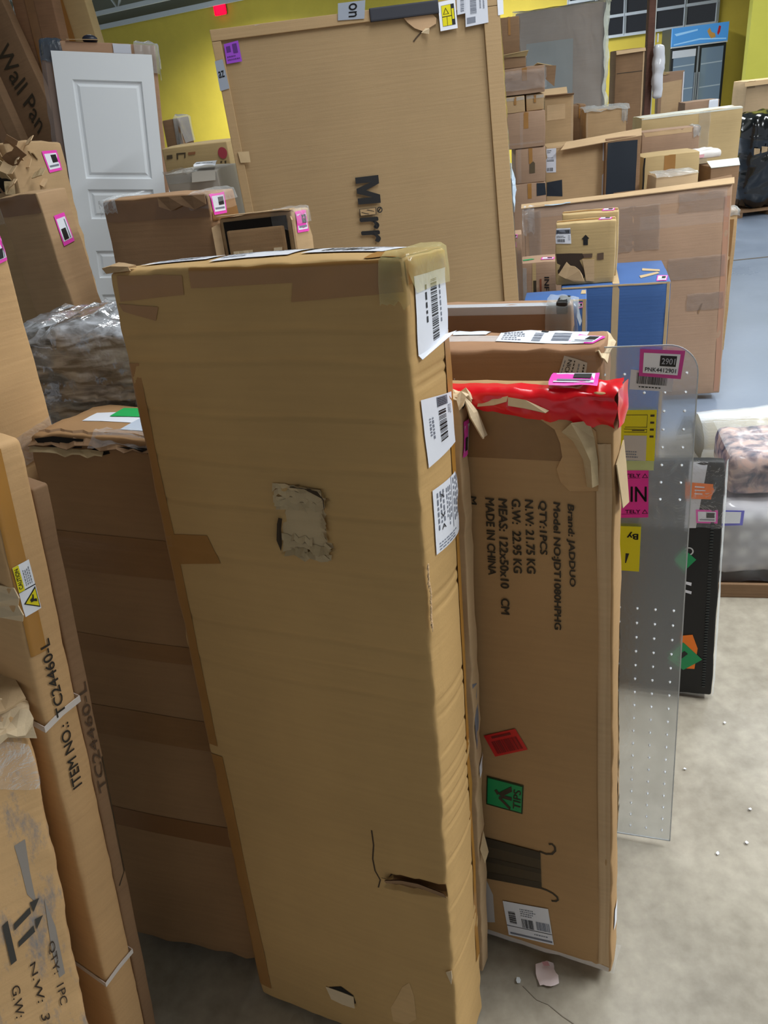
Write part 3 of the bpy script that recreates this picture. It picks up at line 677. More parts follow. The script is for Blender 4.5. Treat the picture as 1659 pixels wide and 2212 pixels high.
# slit in the lower front
sx = [(0.3166, 0.445), (0.3407, 0.4444), (0.3702, 0.448), (0.4189, 0.4516)]; sy = [(0.3157, 0.4346), (0.3397, 0.432), (0.3692, 0.4337), (0.4181, 0.4366)]
big.poly('front', shrink(slit, 0.96), card('torn_inner_dark', (128, 98, 66), dirt=.4), 'inner_liner', off=0.0012)
for k in range(2):
    vs = [big.surf('front', *p, off=0.010+0.002*k) for p in sx] + [big.surf('front', p[0], p[1]+0.002-0.006*k, off=0.006-0.002*k) for p in sy]
    mesh('torn_strip', vs, [(i, i+1, 5+i, 4+i) for i in range(3)], CBD, big.root)
for nm, pts, wd in (('crack_line', [(0.299, 0.5343), (0.2993, 0.5037), (0.2947, 0.4726), (0.2964, 0.4473), (0.3038, 0.43), (0.2988, 0.4117)], .0012), ('crack_line', [(0.3027, 0.4356), (0.3173, 0.4353), (0.3266, 0.4489)], .003)):
    vs = []
    for i, p in enumerate(pts): vs += [big.surf('front', p[0]-wd, p[1], .0006), big.surf('front', p[0]+wd, p[1], .0006)]
    mesh(nm, vs, [(2*i, 2*i+1, 2*i+3, 2*i+2) for i in range(len(pts)-1)], plain('crack_brown', (70, 52, 34), rough=.8), big.root)
# tape: left edge strip, patches, band under the top edge, strip along the right end
TG = plain('golden_tape', (176, 124, 52), rough=0.3, noise_amt=0.2, nscale=18)
TF = plain('front_tape', (172, 124, 68), rough=0.3, noise_amt=0.25, nscale=18)
lt = [(-0.0013, 1.2757), (0.0008, 1.0888)]; 
big.tape('front', [(0.0015, H_-0.12), (0.020, H_-0.12), (0.022, 0.62), (0.0015, 0.62)], TF, n=14)
big.tape('front', [(0.0015, 0.60), (0.028, 0.60), (0.03, 0.03), (0.0015, 0.03)], TF, n=14)
big.tape('front', [(-0.0315, 1.0029), (0.0834, 1.0138), (0.0992, 0.9713), (0.0074, 0.9567)], TF)
big.tape('front', [(0.0126, 1.3761), (0.1194, 1.3703), (0.1179, 1.3481), (0.0125, 1.3424)], TF)
big.tape('front', [(0.0085, 1.3395), (0.0741, 1.3342), (0.066, 1.3168), (0.0136, 1.3293)], TF)
big.tape('front', [(0.2797, 1.3706), (0.4142, 1.3683), (0.4144, 1.344), (0.2721, 1.336)], TF)
big.tape('front', [(0.13, H_-0.001), (W_-0.002, H_-0.001), (W_-0.002, H_-0.02), (0.13, H_-0.025)], TF)
for (a, b) in ((0.02, 1.33), (0.02, 1.33)): pass
big.tape('right', [(D_*0.80, H_-0.10), (D_-0.001, H_-0.10), (D_-0.001, 0.16), (D_*0.80, 0.16)], TG, n=20)
big.tape('right', [(0.004, H_-0.002), (D_-0.004, H_-0.002), (D_-0.004, H_-0.03), (0.004, H_-0.03)], TG)
big.rtape('top', W_-0.05, 0.004, W_-0.002, D_-0.004, TG)
cornerwrap(big, 'right', drop=0.05, run=0.03, mat=film('yellowed_tape', tint=(226, 214, 150), opacity=.3, rough=.15, bscale=12, bump=.6), amp=0.003, name='loose_tape')
# three shipping labels on the narrow side
L1 = big.label('shipping_label', 'right', [(0.0203, 1.3574), (0.1188, 1.3563), (0.1182, 1.274), (0.0159, 1.2696)], WHITE)
L1.bars(.46, .10, .66, .93, 34, False, seed=4).lines(.26, .14, .36, .93, 1, INK, 9, True).lines(.72, .2, .8, .8, 1, GREYINK, 3, True); L1.done()
big.sheet('label_curl', [[big.surf('right', *(0.1054, 1.2776), off=.0015), big.surf('right', *(0.016, 1.2701), off=.0015)], [big.surf('right', *(0.1223, 1.279), off=.012), big.surf('right', *(0.0206, 1.2643), off=.004)]], WHITE, 0.0006)
L2 = big.label('shipping_label', 'right', [(0.0142, 1.219), (0.1164, 1.2023), (0.1209, 1.1334), (0.0233, 1.1312)], WHITE)
L2.rect(.44, .02, .80, .18, GREYINK).up().lines(.46, .03, .78, .17, 5, INK, 8).bars(.46, .24, .70, .76, 17, False, seed=7).lines(.14, .3, .3, .7, 2, GREYINK, 4, True).lines(.78, .2, .9, .4, 2, GREYINK, 6, True); L2.done()
L3 = big.label('shipping_label', 'right', [(0.0291, 1.0992), (0.1264, 1.093), (0.1258, 1.0038), (0.0279, 1.0112)], WHITE)
L3.lines(.68, .04, .95, .9, 3, GREYINK, 12, True).lines(.40, .1, .6, .75, 3, GREYINK, 13, True).lines(.08, .08, .36, .75, 3, GREYINK, 14, True).lines(.1, .84, .9, .98, 3, GREYINK, 15)
L3.rect(.63, .0, .645, .8, GREYINK).text('X', .2, .12, .34, .2, INK).text('V', .2, .42, .34, .5, INK).text('A', .2, .6, .34, .68, INK); L3.done()
# labels on top
La = big.label('shipping_label', 'top', [(0.03, 0.115), (0.135, 0.118), (0.125, 0.045), (0.02, 0.04)], WHITE); La.lines(.1, .1, .9, .9, 5, GREYINK, 21).bars(.3, .55, .7, .85, 14, seed=3); La.done()
Lb = big.label('shipping_label', 'top', [(0.15, 0.118), (0.265, 0.12), (0.255, 0.03), (0.145, 0.022)], WHITE); Lb.lines(.05, .1, .4, .9, 4, GREYINK, 22).bars(.5, .2, .8, .6, 14, seed=5); Lb.done()
Lg = big.label('green_sticker', 'top', [(0.205, 0.126), (0.29, 0.126), (0.27, 0.085), (0.20, 0.085)], GREEN, off=.0018); Lg.lines(.2, .3, .8, .7, 2, BROWNINK, 23); Lg.done()
Lc = big.label('shipping_label', 'top', [(0.285, 0.118), (0.385, 0.118), (0.375, 0.04), (0.27, 0.035)], WHITE); Lc.lines(.1, .1, .9, .5, 3, GREYINK, 24).bars(.2, .6, .8, .9, 20, seed=9); Lc.done()
big.fuzz(0, 110, 0.915, 1.01, 0.0065, CBL, seed=4)
big.sheet('torn_flap', [[(0.0, -0.002, H_-0.003), (0.018, -0.003, H_-0.002), (0.04, -0.002, H_-0.001)], [(-0.004, -0.004, H_+0.003), (0.012, -0.004, H_+0.005), (0.036, 0.0, H_+0.003)], [(0.003, 0.02, H_+0.007), (0.015, 0.018, H_+0.006), (0.038, 0.012, H_+0.003)]], CB, 0.003)
big.sheet('torn_flap', [[big.surf('front', W_-0.005, 0.235, .002), big.surf('front', W_+0.004, 0.25, .004)], [big.surf('front', W_-.012, .262, .002), big.surf('front', W_+.003, .27, .006)]], TORNL, 0.002)
big.poly('front', [(0.1683, 0.1049), (0.1953, 0.121), (0.2195, 0.1085), (0.2221, 0.0886), (0.196, 0.0685), (0.1769, 0.0712)], DARK, 'torn_spot', off=.0008)
big.sheet('torn_flap', [[big.surf('front', *p, off=.001) for p in ((0.1614, 0.1039), (0.1955, 0.1062), (0.2192, 0.1059))], [big.surf('front', *p, off=.006) for p in ((0.1733, 0.0821), (0.1972, 0.0793), (0.2214, 0.0819))]], TORNL, 0.0015)
big.poly('front', [(0.3216, 0.1825), (0.336, 0.2014), (0.3423, 0.1695), (0.3423, 0.1095), (0.3228, 0.084), (0.2952, 0.0776), (0.2938, 0.114), (0.3105, 0.1531)], card('faded_patch', (206, 170, 120), dirt=.2), 'worn_patch', off=.0004)

slim = Carton('slim', 'slim_carton', 'slim flat carton wedged behind the tall centre carton, its crushed top corner showing', mat=CBL, r=0.003, res=0.03, amp=0.002, crumple=0.005, bulge=0.001)
slim.pink('right', [(0.0058, 1.1377), (0.0331, 1.1357), (0.0276, 1.0849), (0.0037, 1.0852)], rot=90)
lab = slim.label('shipping_label', 'right', [(0.011, 0.5186), (0.035, 0.532), (0.0298, 0.5023), (0.0087, 0.4947)], WHITE); lab.done()
rd = random.Random(2); rows = []
for j in range(6):
    rows.append([(slim.w-0.05+0.05*i/6+rd.uniform(-.003, .003), -0.004+slim.d*1.2*j/5+rd.uniform(-.003, .003), slim.h-0.012+rd.uniform(-.008, .016)) for i in range(8)])
slim.sheet('crushed_corner', rows, TORNL, 0.002)
rows = [[(slim.w+0.002+0.012*k+rd.uniform(-.003, .003), slim.d*(0.1+.9*i/4), slim.h-0.005-0.028*k+rd.uniform(-.006, .006)) for i in range(5)] for k in range(3)]
slim.sheet('crushed_corner', rows, TORNL, 0.002)
slim.poly('right', [(slim.d*.1, slim.h-.006), (slim.d*.9, slim.h-.004), (slim.d*.8, slim.h-.016), (slim.d*.2, slim.h-.02)], DARK, 'shaded_gap', off=.002)
slim.sheet('torn_flap', [[slim.surf('right', .004, .33, .002), slim.surf('right', .02, .36, .002)], [slim.surf('right', .0, .30, .010), slim.surf('right', .018, .315, .012)]], PTAPE, .001)
slim.poly('right', [(0.0042, 0.6938), (0.02, 0.6871), (0.0217, 0.6049), (0.0095, 0.5554), (0.0023, 0.5812)], GREYINK, 'scuff_mark', off=.0005)

jad = Carton('jadduo', 'flat_carton', 'flat brown carton with black printing and red tape over its top edge', mat=CBD if False else card('cardboard_brown', (178, 142, 98), dirt=0.16), r=0.004, res=0.03, amp=0.0015, crumple=0.003, bulge=0.003,
             creases=[('front', 'v', P['jadduo'][6]-0.028, 0.004, 0.0035), ('front', 'v', P['jadduo'][6]-0.012, 0.0015, 0.002)])
W_, D_, H_ = jad.w, jad.d, jad.h
JT = [('Brand: JADDUO', [(0.4452, 0.9966), (0.4452, 0.8631), (0.4343, 0.8603), (0.4337, 0.9968)]), ('Model NO:JDT1080HPHG', [(0.4257, 0.999), (0.4221, 0.7828), (0.409, 0.7806), (0.4134, 0.9981)]),
      ('QTY:1PCS', [(0.4061, 0.9993), (0.4047, 0.9124), (0.3926, 0.911), (0.3941, 0.9983)]), ('N.W: 21.75 KG', [(0.3867, 1.0), (0.3858, 0.8776), (0.3732, 0.876), (0.3751, 0.9991)]),
      ('G.W:  22.95 KG', [(0.3679, 0.9992), (0.3649, 0.8757), (0.3523, 0.8741), (0.3554, 0.9983)]), ('MEAS: 122x50x10   CM', [(0.3482, 0.9987), (0.3416, 0.7978), (0.3285, 0.7957), (0.3356, 0.9978)]),
      ('MADE IN CHINA', [(0.3286, 0.9986), (0.3238, 0.8679), (0.3119, 0.8664), (0.3157, 0.9977)]), ('M', [(0.3015, 0.9994), (0.3012, 0.9856), (0.2917, 0.9849), (0.292, 0.9986)])]
for s_, q_ in JT: jad.text(s_, 'front', q_, BROWNINK, bold=0.036, shear=0.12)
r_ = jad.label('red_sticker', 'front', [(0.2819, 0.5386), (0.3395, 0.5687), (0.3595, 0.5281), (0.2999, 0.496)], REDST); r_.bars(.12, .32, .9, .9, 26, seed=6, mat=DARKRED).rect(.2, .1, .8, .2, DARKRED); r_.done()
g_ = jad.label('green_sticker', 'front', [(0.2812, 0.4451), (0.3484, 0.4422), (0.3428, 0.3708), (0.275, 0.3743)], plain('green_border', (14, 50, 20), rough=.4))
g_.rect(.03, .05, .965, .95, GREEN).up().text('TIPS', .74, .2, .94, .86, BROWNINK, bold=.012, rot=-90)
g_.poly([(.3, .55), (.22, .42), (.28, .36), (.36, .46)], BROWNINK).poly([(.3, .5), (.68, .12), (.7, .3), (.44, .55)], BROWNINK).poly([(.36, .5), (.7, .5), (.7, .62), (.42, .62)], BROWNINK).poly([(.36, .56), (.68, .86), (.66, .96), (.34, .66)], BROWNINK); g_.done()
sp = jad.label('printed_picture', 'front', [(0.258, 0.2855), (0.3719, 0.2848), (0.3711, 0.1873), (0.2546, 0.1707)], BROWNINK2)
sp.rect(0, 0, 1, .2, BROWNINK).rect(0, .46, 1.0, .58, BROWNINK).rect(0, .82, 1, 1, BROWNINK)
for i in range(40): sp.rect(i/40, .2, i/40+.006, .82, BROWNINK)
sp.done()
def ribbon(c, face, pts, wd, mat, name='printed_mark'):
    vs = []
    for i, p in enumerate(pts):
        a = Vector(pts[max(0, i-1)]); b = Vector(pts[min(len(pts)-1, i+1)]); t = (b-a); t = Vector((-t.y, t.x)).normalized()*wd/2
        vs += [c.surf(face, p[0]+t.x, p[1]+t.y, .0012), c.surf(face, p[0]-t.x, p[1]-t.y, .0012)]
    return mesh(name, vs, [(2*i, 2*i+1, 2*i+3, 2*i+2) for i in range(len(pts)-1)], mat, c.root)
ribbon(jad, 'front', [(0.3702, 0.2853), (0.3821, 0.2826), (0.3934, 0.2868), (0.3996, 0.2974), (0.399, 0.3066), (0.3941, 0.3119), (0.3881, 0.3097)], .004, BROWNINK)
ribbon(jad, 'front', [(0.3684, 0.1875), (0.3808, 0.1863), (0.3921, 0.1821), (0.3997, 0.1752), (0.4013, 0.1683), (0.3968, 0.1625), (0.3888, 0.1604)], .004, BROWNINK)
l_ = jad.label('shipping_label', 'front', [(0.291, 0.1199), (0.3815, 0.1353), (0.3897, 0.0346), (0.2981, 0.0226)], WHITE)
l_.bars(.08, .27, .24, .62, 16, False, seed=3).rect(.0, .70, 1, .715, INK).bars(.36, .42, .62, .68, 20, seed=5).bars(.68, .42, .97, .66, 26, seed=6, mat=GREYINK).lines(.36, .12, .7, .36, 4, GREYINK, 31).lines(.6, .78, .95, .84, 1, GREYINK, 32).rect(.05, .9, .98, .95, GREYINK); l_.done()
jad.label('shipping_label', 'front', [(0.2578, 0.1759), (0.2718, 0.1291), (0.2705, 0.0469), (0.2523, 0.0387)], CREAM).done()
jad.label('shipping_label', 'right', [(D_*.3, .16), (D_*.75, .16), (D_*.75, .105), (D_*.3, .105)], WHITE).done()
rd = random.Random(9); side = Label(jad, 'printed_marks', 'right', [(D_*.62, .78), (D_*.98, .78), (D_*.98, .34), (D_*.62, .34)], jad.body.data.materials[0], off=.0004)
for i in range(17):
    t = i/17; side.rect(.45, t, .95, t+.018+.012*rd.random(), BROWNINK); side.rect(.62, t+.012, .74, t+.04, BROWNINK)
side.done()
# dark tape band under the top edge, board frame strip at the right, torn liner hanging from the corner
jad.tape('front', [(0.002, H_-0.02), (W_-0.03, H_-0.02), (W_-0.03, H_-0.098), (0.002, H_-0.098)], plain('worn_brown_tape', (150, 112, 68), rough=.45, noise_amt=.25), n=10)
jad.tape('front', [(W_-0.024, H_-0.07), (W_-0.004, H_-0.07), (W_-0.004, 0.02), (W_-0.024, 0.02)], CBL, 'edge_flap', off=.0022, n=14)
tp = [(0.381, 1.131), (0.4195, 1.141), (0.4531, 1.1295), (0.476, 1.1075), (0.4807, 1.0612), (0.4781, 1.0198), (0.4592, 1.017), (0.44, 1.017), (0.4274, 1.0303), (0.422, 1.0496), (0.4308, 1.0688), (0.4281, 1.089), (0.4217, 1.1089), (0.4031, 1.1216)]
jad.poly('front', tp, card('torn_face', (190, 152, 106), dirt=.25, bump=.5), 'torn_liner', off=.003, thick=.003, wob=.004)
jad.sheet('torn_flap', [[jad.surf('front', *p, off=.004) for p in ((0.4311, 1.1059), (0.4464, 1.0931), (0.4597, 1.0669), (0.4643, 1.0258))], [jad.surf('front', *p, off=.016) for p in ((0.4469, 1.1228), (0.4601, 1.097), (0.4709, 1.0674), (0.4731, 1.0299))], [jad.surf('front', *p, off=.005) for p in ((0.4682, 1.1234), (0.4735, 1.0975), (0.4782, 1.0678), (0.4793, 1.0303))]], TORN, .0015)
jad.sheet('torn_flap', [[jad.surf('front', *p, off=.010) for p in ((0.3595, 1.1557), (0.3851, 1.1521), (0.4162, 1.1371))], [jad.surf('front', *p, off=.016) for p in ((0.3609, 1.1452), (0.3847, 1.1417), (0.413, 1.1357))]], PTAPE, .0015)
jad.sheet('torn_flap', [[jad.surf('front', *p, off=.006) for p in ((0.3159, 1.1484), (0.3396, 1.1514), (0.3582, 1.1557))], [jad.surf('front', *p, off=.010) for p in ((0.3153, 1.1403), (0.339, 1.1434), (0.3572, 1.1491))]], CBL, .0015)
jad.sheet('torn_flap', [[jad.surf('right', D_*.05, H_-.10, .003), jad.surf('right', D_*.95, H_-.085, .004)], [jad.surf('right', D_*.05, H_-.13, .006), jad.surf('right', D_*.95, H_-.12, .007)], [jad.surf('right', D_*.0, H_-.165, .010), jad.surf('right', D_*.8, H_-.175, .012)]], PTAPE, .0015)
REDF = plain('red_tape', (226, 20, 34), rough=0.22, spec=0.6)
rows = []
nn = 60
for j in range(15):
    row = []; t = j/14
    for i in range(nn+1):
        s = i/nn; x = 0.10 + (W_-0.10+0.004)*s
        drop = 0.014 + 0.036*max(0, (s-0.35)/0.65)**0.9 + .006*noise.noise(Vector((s*14, 0, 3))); back = D_*(0.48-0.46*max(0, (s-.78)/.22)) if s > .78 else D_*0.48
        back = D_*(0.45+0.5*max(0, (s-.8)/.2))
        if t < 0.4: p = Vector((x, back*(1-t/0.4), H_+0.0035))
        else:
            k = (t-0.4)/0.6; p = Vector((x, -0.0045-0.004*math.sin(k*3.1)*(s > .4), H_-drop*k))
        puck = 0.0012 + 0.0055*max(0, (s-.45)/.55)
        p += noise.noise_vector(p*50)*puck + noise.noise_vector(p*90+Vector((7, 0, 0)))*puck*.45
        row.append(p)
    rows.append(row)
crinkle('red_tape', jad.root, rows, REDF, 0.0, 1)
rows = [[Vector((W_+0.005, D_*1.08*i/12-0.004, H_+0.004-0.055*j/12)) for i in range(13)] for j in range(13)]
crinkle('red_tape', jad.root, rows, REDF, 0.006, 40, 5)
jad.pink('top', [(W_-.092, D_*.98), (W_-.028, D_*.98), (W_-.022, D_*-.02), (W_-.086, D_*-.02)], rot=0).location.z = .010
cornerw = [[Vector((W_-0.02+0.026*i/6, -0.004+D_*1.1*j/4, 0.004+0.012*noise.noise(Vector((i, j, 2))))) for i in range(7)] for j in range(5)]
crinkle('crushed_wrap', jad.root, cornerw, WRAP, .006, 50, 3)
jad.tape('front', [(0.25, .016), (W_-.004, .016), (W_-.004, .002), (0.25, .002)], CLEAR)

# clear studded chair mat
x, y, z, ya, le, ro, mw_, md_, mh_ = P['mat']
class Flat(Carton):
    def __init__(self, key, name, label, cat):
        x, y, z, ya, le, ro, self.w, self.d, self.h = P[key]
        mw = Matrix.Translation((x, y, z)) @ Matrix.Rotation(math.radians(ya), 4, 'Z') @ Matrix.Rotation(math.radians(-le), 4, 'X') @ Matrix.Rotation(math.radians(ro), 4, 'Y')
        self.root = empty(name, mw, label, cat)
    def surf(self, face, u, v, off=0.0): return Vector((u, -off, v))
mat_ = Flat('mat', 'floor_mat', 'clear plastic studded floor mat leaning on edge with a pink 2901 sticker', 'mat')
def acrylic():
    m = bpy.data.materials.new('clear_vinyl'); m.use_nodes = True; nt = m.node_tree; L = nt.links.new
    b = nt.nodes['Principled BSDF']; out = nt.nodes['Material Output']
    b.inputs['Base Color'].default_value = (0.86, 0.90, 0.92, 1); b.inputs['Roughness'].default_value = 0.22; b.inputs['IOR'].default_value = 1.03
    b.inputs['Transmission Weight'].default_value = 1.0
    tc = N(nt, 'ShaderNodeTexCoord'); nz = N(nt, 'ShaderNodeTexNoise', Scale=120.0, Detail=3.0); L(tc.outputs['Object'], nz.inputs['Vector'])
    bp = N(nt, 'ShaderNodeBump', Strength=0.35, Distance=0.002); L(nz.outputs[0], bp.inputs['Height']); L(bp.outputs[0], b.inputs['Normal'])
    g = N(nt, 'ShaderNodeBsdfGlossy', Roughness=0.3); g.inputs['Color'].default_value = (0.9, 0.93, 1, 1); L(bp.outputs[0], g.inputs['Normal'])
    tr = N(nt, 'ShaderNodeBsdfTransparent'); tr.inputs['Color'].default_value = (0.88, 0.9, 0.92, 1)
    m1 = N(nt, 'ShaderNodeMixShader'); m1.inputs[0].default_value = 0.5; L(b.outputs[0], m1.inputs[1]); L(tr.outputs[0], m1.inputs[2])
    m2 = N(nt, 'ShaderNodeMixShader'); m2.inputs[0].default_value = 0.16; L(m1.outputs[0], m2.inputs[1]); L(g.outputs[0], m2.inputs[2]); L(m2.outputs[0], out.inputs[0])
    return m
VINYL = acrylic()
W_, H_ = mw_, mh_; rc = 0.05; out = [(0, 0), (W_, 0)]
out += [(W_-rc+rc*math.cos(a), H_-rc+rc*math.sin(a)) for a in [math.pi/2*i/10 for i in range(11)]]
out += [(rc-rc*math.sin(a), H_-rc+rc*math.cos(a)) for a in [math.pi/2*i/10 for i in range(11)]]
n = len(out); vs = [(a, 0, b) for a, b in out] + [(a, md_, b) for a, b in out]
mesh('sheet', vs, [tuple(range(n)), tuple(range(2*n-1, n-1, -1))] + [(i, n+i, n+(i+1) % n, (i+1) % n) for i in range(n)], VINYL, mat_.root)
bm = bmesh.new(); STUD = plain('stud_plastic', (236, 240, 246), rough=0.12, spec=0.8)
px_ = 0.0335; i = 0
for i in range(int(W_/px_)):
    for j in range(int(H_/px_)):
        u, v = W_-0.018-i*px_, 0.03+j*px_
        if v > H_-.02 or u < .02: continue
        if 0.62 < v < 0.83: continue
        bmesh.ops.create_cone(bm, cap_ends=True, segments=6, radius1=0.0028, radius2=0.0006, depth=0.005, matrix=Matrix.Translation((u, -0.0025, v)) @ Matrix.Rotation(math.pi/2, 4, 'X'))
o = bmobj('studs', bm, STUD, mat_.root, True); o['kind'] = 'stuff'
rim = bmesh.new()
for a, b in zip(out, out[1:]+out[:1]): bar(rim, (a[0], md_/2, a[1]), (b[0], md_/2, b[1]), 0.0022)
bmobj('rim', rim, plain('vinyl_edge', (206, 212, 216), rough=.3), mat_.root)
l_ = mat_.label('barcode_label', 'front', [(0.4918, 1.0786), (0.5619, 1.0686), (0.5595, 1.0374), (0.4898, 1.0436)], plain('mat_label', (214, 216, 226), rough=.4), off=.006)
l_.bars(.15, .12, .86, .68, 46, seed=3).lines(.22, .76, .76, .9, 1, INK, 41); l_.done()
mat_.pink('front', [(0.506, 1.1142), (0.5776, 1.1085), (0.5726, 1.0603), (0.505, 1.0677)], 0, '2901', 'PNK4412901', mat=plain('pink_border', (206, 66, 156), rough=.35)).location.y = -0.0075
y1 = mat_.label('yellow_sticker', 'front', [(0.4693, 1.006), (0.5365, 1.006), (0.5357, 0.9109), (0.4692, 0.9133)], YELLOW, off=.006)
for (a, b, c, d) in ((.22, .09, .78, .10), (.22, .33, .78, .34), (.77, .09, .78, .34), (.2, .37, .78, .38), (.2, .43, .78, .44), (.77, .37, .78, .44), (.4, .39, .72, .41)): y1.rect(a, b, c, d, BROWNINK)
for k in range(4): y1.rect(.85, .09+.135*k, .95, .13+.135*k, BROWNINK)
y1.rect(.2, .5, .78, 1.0, CREAM).up().lines(.22, .8, .6, .96, 3, GREYINK, 43); y1.done()
lm = mat_.label('pale_green_sticker', 'front', [(0.4708, 0.9106), (0.5353, 0.9103), (0.5352, 0.8925), (0.4711, 0.8916)], LIME, off=.005); lm.done()
mg = mat_.label('magenta_sticker', 'front', [(0.4597, 0.8914), (0.5265, 0.8928), (0.529, 0.7994), (0.461, 0.796)], MAGENTA, off=.006)
INKP = plain('plum_ink', (74, 0, 50), rough=.5)
for t in (.04, .80):
    mg.text('TELY', .40, t+.03, .79, t+.10, INKP, bold=.02).rect(.3, t+.115, .79, t+.122, INKP).poly([(.83, t+.115), (.91, t+.02), (.99, t+.115)], INKP).up().poly([(.86, t+.10), (.91, t+.045), (.96, t+.10)], MAGENTA); mg.lvl = 0
mg.text('IN', .545, .34, .95, .65, plain('near_black', (20, 4, 16), rough=.5), bold=.016); mg.done()
y2 = mat_.label('yellow_sticker', 'front', [(0.4696, 0.7799), (0.5169, 0.7799), (0.5158, 0.6848), (0.4711, 0.6857)], YELLOW, off=.006)
y2.text('By', .48, .12, .90, .28, INK, bold=.03, rot=180).poly([(.44, .60), (.58, .60), (.46, .82), (.42, .82)], INK); y2.done()

# wall of cartons behind the mat
nich = Carton('nich', 'long_carton', 'brown carton behind the red taped carton with a grey part label on its face', mat=card('cardboard_red_brown', (168, 128, 96), dirt=.25), r=0.008, res=0.03, amp=0.003, crumple=0.007, seed=4)
l_ = nich.label('shipping_label', 'top', [(0.4022, 0.1066), (0.5651, 0.1029), (0.566, 0.0289), (0.4059, 0.0399)], WHITE); l_.lines(.05, .1, .3, .9, 5, GREYINK, 51).bars(.4, .2, .5, .9, 12, False, seed=2, mat=GREYINK).bars(.62, .15, .82, .8, 16, False, seed=8, mat=GREYINK).rect(.45, .0, .53, .12, INK); l_.done()
nich.label('shipping_label', 'top', [(0.3043, 0.1079), (0.3794, 0.1112), (0.3776, 0.0771), (0.3134, 0.0755)], WHITE).done()
nich.pink('top', [(0.5507, 0.0848), (0.6012, 0.0576), (0.5834, 0.0229), (0.5358, 0.0381)])
l_ = nich.label('part_label', 'front', [(0.536, 1.1027), (0.5781, 1.0891), (0.5641, 1.0316), (0.5163, 1.0312)], CREAM)
l_.text('NICH - 6028', .20, .06, .36, .98, INK, bold=.01, rot=90).lines(.42, .05, .52, .8, 1, INK, 52, True).lines(.62, .1, .74, .7, 1, GREYINK, 53, True).lines(.82, .08, .95, .8, 1, INK, 54, True).lines(.05, .1, .14, .7, 1, GREYINK, 55, True); l_.done()
nich.rtape('top', 0.02, nich.d*.35, nich.w-.02, nich.d*.65, CLEAR)
rows = [[(nich.w-.012+.02*i/4, nich.d*j/4, nich.h-.006+.012*noise.noise(Vector((i*1.3, j*1.7, 4)))-.004*i) for i in range(5)] for j in range(5)]
nich.sheet('crushed_corner', rows, TORNL, .002)
nich.tape('front', [(nich.w-.06, nich.h-.01), (nich.w-.008, nich.h-.012), (nich.w-.008, nich.h-.10), (nich.w-.05, nich.h-.10)], CLEAR)

silver = Carton('silver', 'framed_panel', 'flat panel carton with a silver metal strip along its top edge', 'panel', mat=card('cardboard_panel', (160, 126, 98), dirt=.2), r=.003, res=.06)  # darker brown board for the panel carton
sw, sd_, sh_ = silver.w, silver.d, silver.h
box('metal_strip', 0.0, -0.004, sh_-0.016, sw-0.02, sd_*.5, 0.018, SILVER, silver.root, .002)
box('black_corner', sw-0.03, -0.006, sh_-0.016, 0.022, sd_+.006, 0.024, BLACKPL, silver.root, .004)
box('black_corner', sw-0.035, -0.010, sh_-0.085, 0.034, sd_+.012, 0.034, BLACKPL, silver.root, .004, None)
cornerwrap(silver, 'right', drop=.06, run=.05, mat=FOG, off=.008, amp=.005, seed=6)

bf = Carton('blackflat', 'black_package', 'flat black wrapped package standing behind the clear mat with orange and green stickers', 'package', mat=plain('black_textile', (14, 15, 18), rough=.55), r=.006, res=.03, amp=.002, crumple=.002)
bw, bd_, bh = bf.w, bf.d, bf.h
bf.tape('front', [(0.2198, 0.6802), (0.2609, 0.6814), (0.2402, 0.5045), (0.2133, 0.5036)], plain('white_sleeve', (214, 218, 226), rough=.3), 'white_sleeve')
o = bf.label('orange_sticker', 'front', [(0.2112, 0.6284), (0.2749, 0.623), (0.2716, 0.5828), (0.2127, 0.5842)], ORANGE); o.rect(.35, .2, .7, .28, WHITE).rect(.35, .42, .75, .48, WHITE).rect(.35, .64, .65, .7, WHITE).poly([(.98, .1), (1.07, .4), (1.0, .8)], ORANGE); o.done()
bf.pink('front', [(0.2382, 0.5549), (0.2885, 0.5548), (0.2899, 0.5174), (0.2407, 0.5185)], 0)
bf.poly('front', [(0.2149, 0.1874), (0.2445, 0.1929), (0.2587, 0.1507), (0.2533, 0.085), (0.2183, 0.0842)], ORANGE, 'orange_sticker')
g_ = bf.label('green_sticker', 'front', [(0.2225, 0.1677), (0.2716, 0.1167), (0.2255, 0.0789), (0.1821, 0.1134)], GREEN, off=.0018); g_.text('1', .3, .25, .45, .7, INK, bold=.016); g_.done()
bf.poly('front', [(0.2153, 0.4454), (0.2447, 0.4164), (0.2174, 0.3831), (0.191, 0.4138)], GREEN, 'green_sticker')
ring = [(0.0, 0)]
rc_, rr_ = (0.2264, 0.4393), .011
for (r0, r1) in ((.008, .0115),):
    vs, fs = [], []
    for i in range(20):
        a = 2*math.pi*i/20; vs += [bf.surf('front', rc_[0]+r0*math.cos(a), rc_[1]+r0*math.sin(a), .0015), bf.surf('front', rc_[0]+r1*math.cos(a), rc_[1]+r1*math.sin(a), .0015)]
        fs.append((2*i, 2*i+1, (2*i+3) % 40, (2*i+2) % 40))
    mesh('white_ring', vs, fs, plain('white_print', (200, 202, 204), rough=.5), bf.root)
bf.poly('front', [(0.2207, 0.3535), (0.2363, 0.3504), (0.2356, 0.3408), (0.221, 0.3454)], WHITE, 'printed_mark'); bf.poly('front', [(0.2215, 0.329), (0.2373, 0.3245), (0.2365, 0.3162), (0.2218, 0.3208)], WHITE, 'printed_mark')
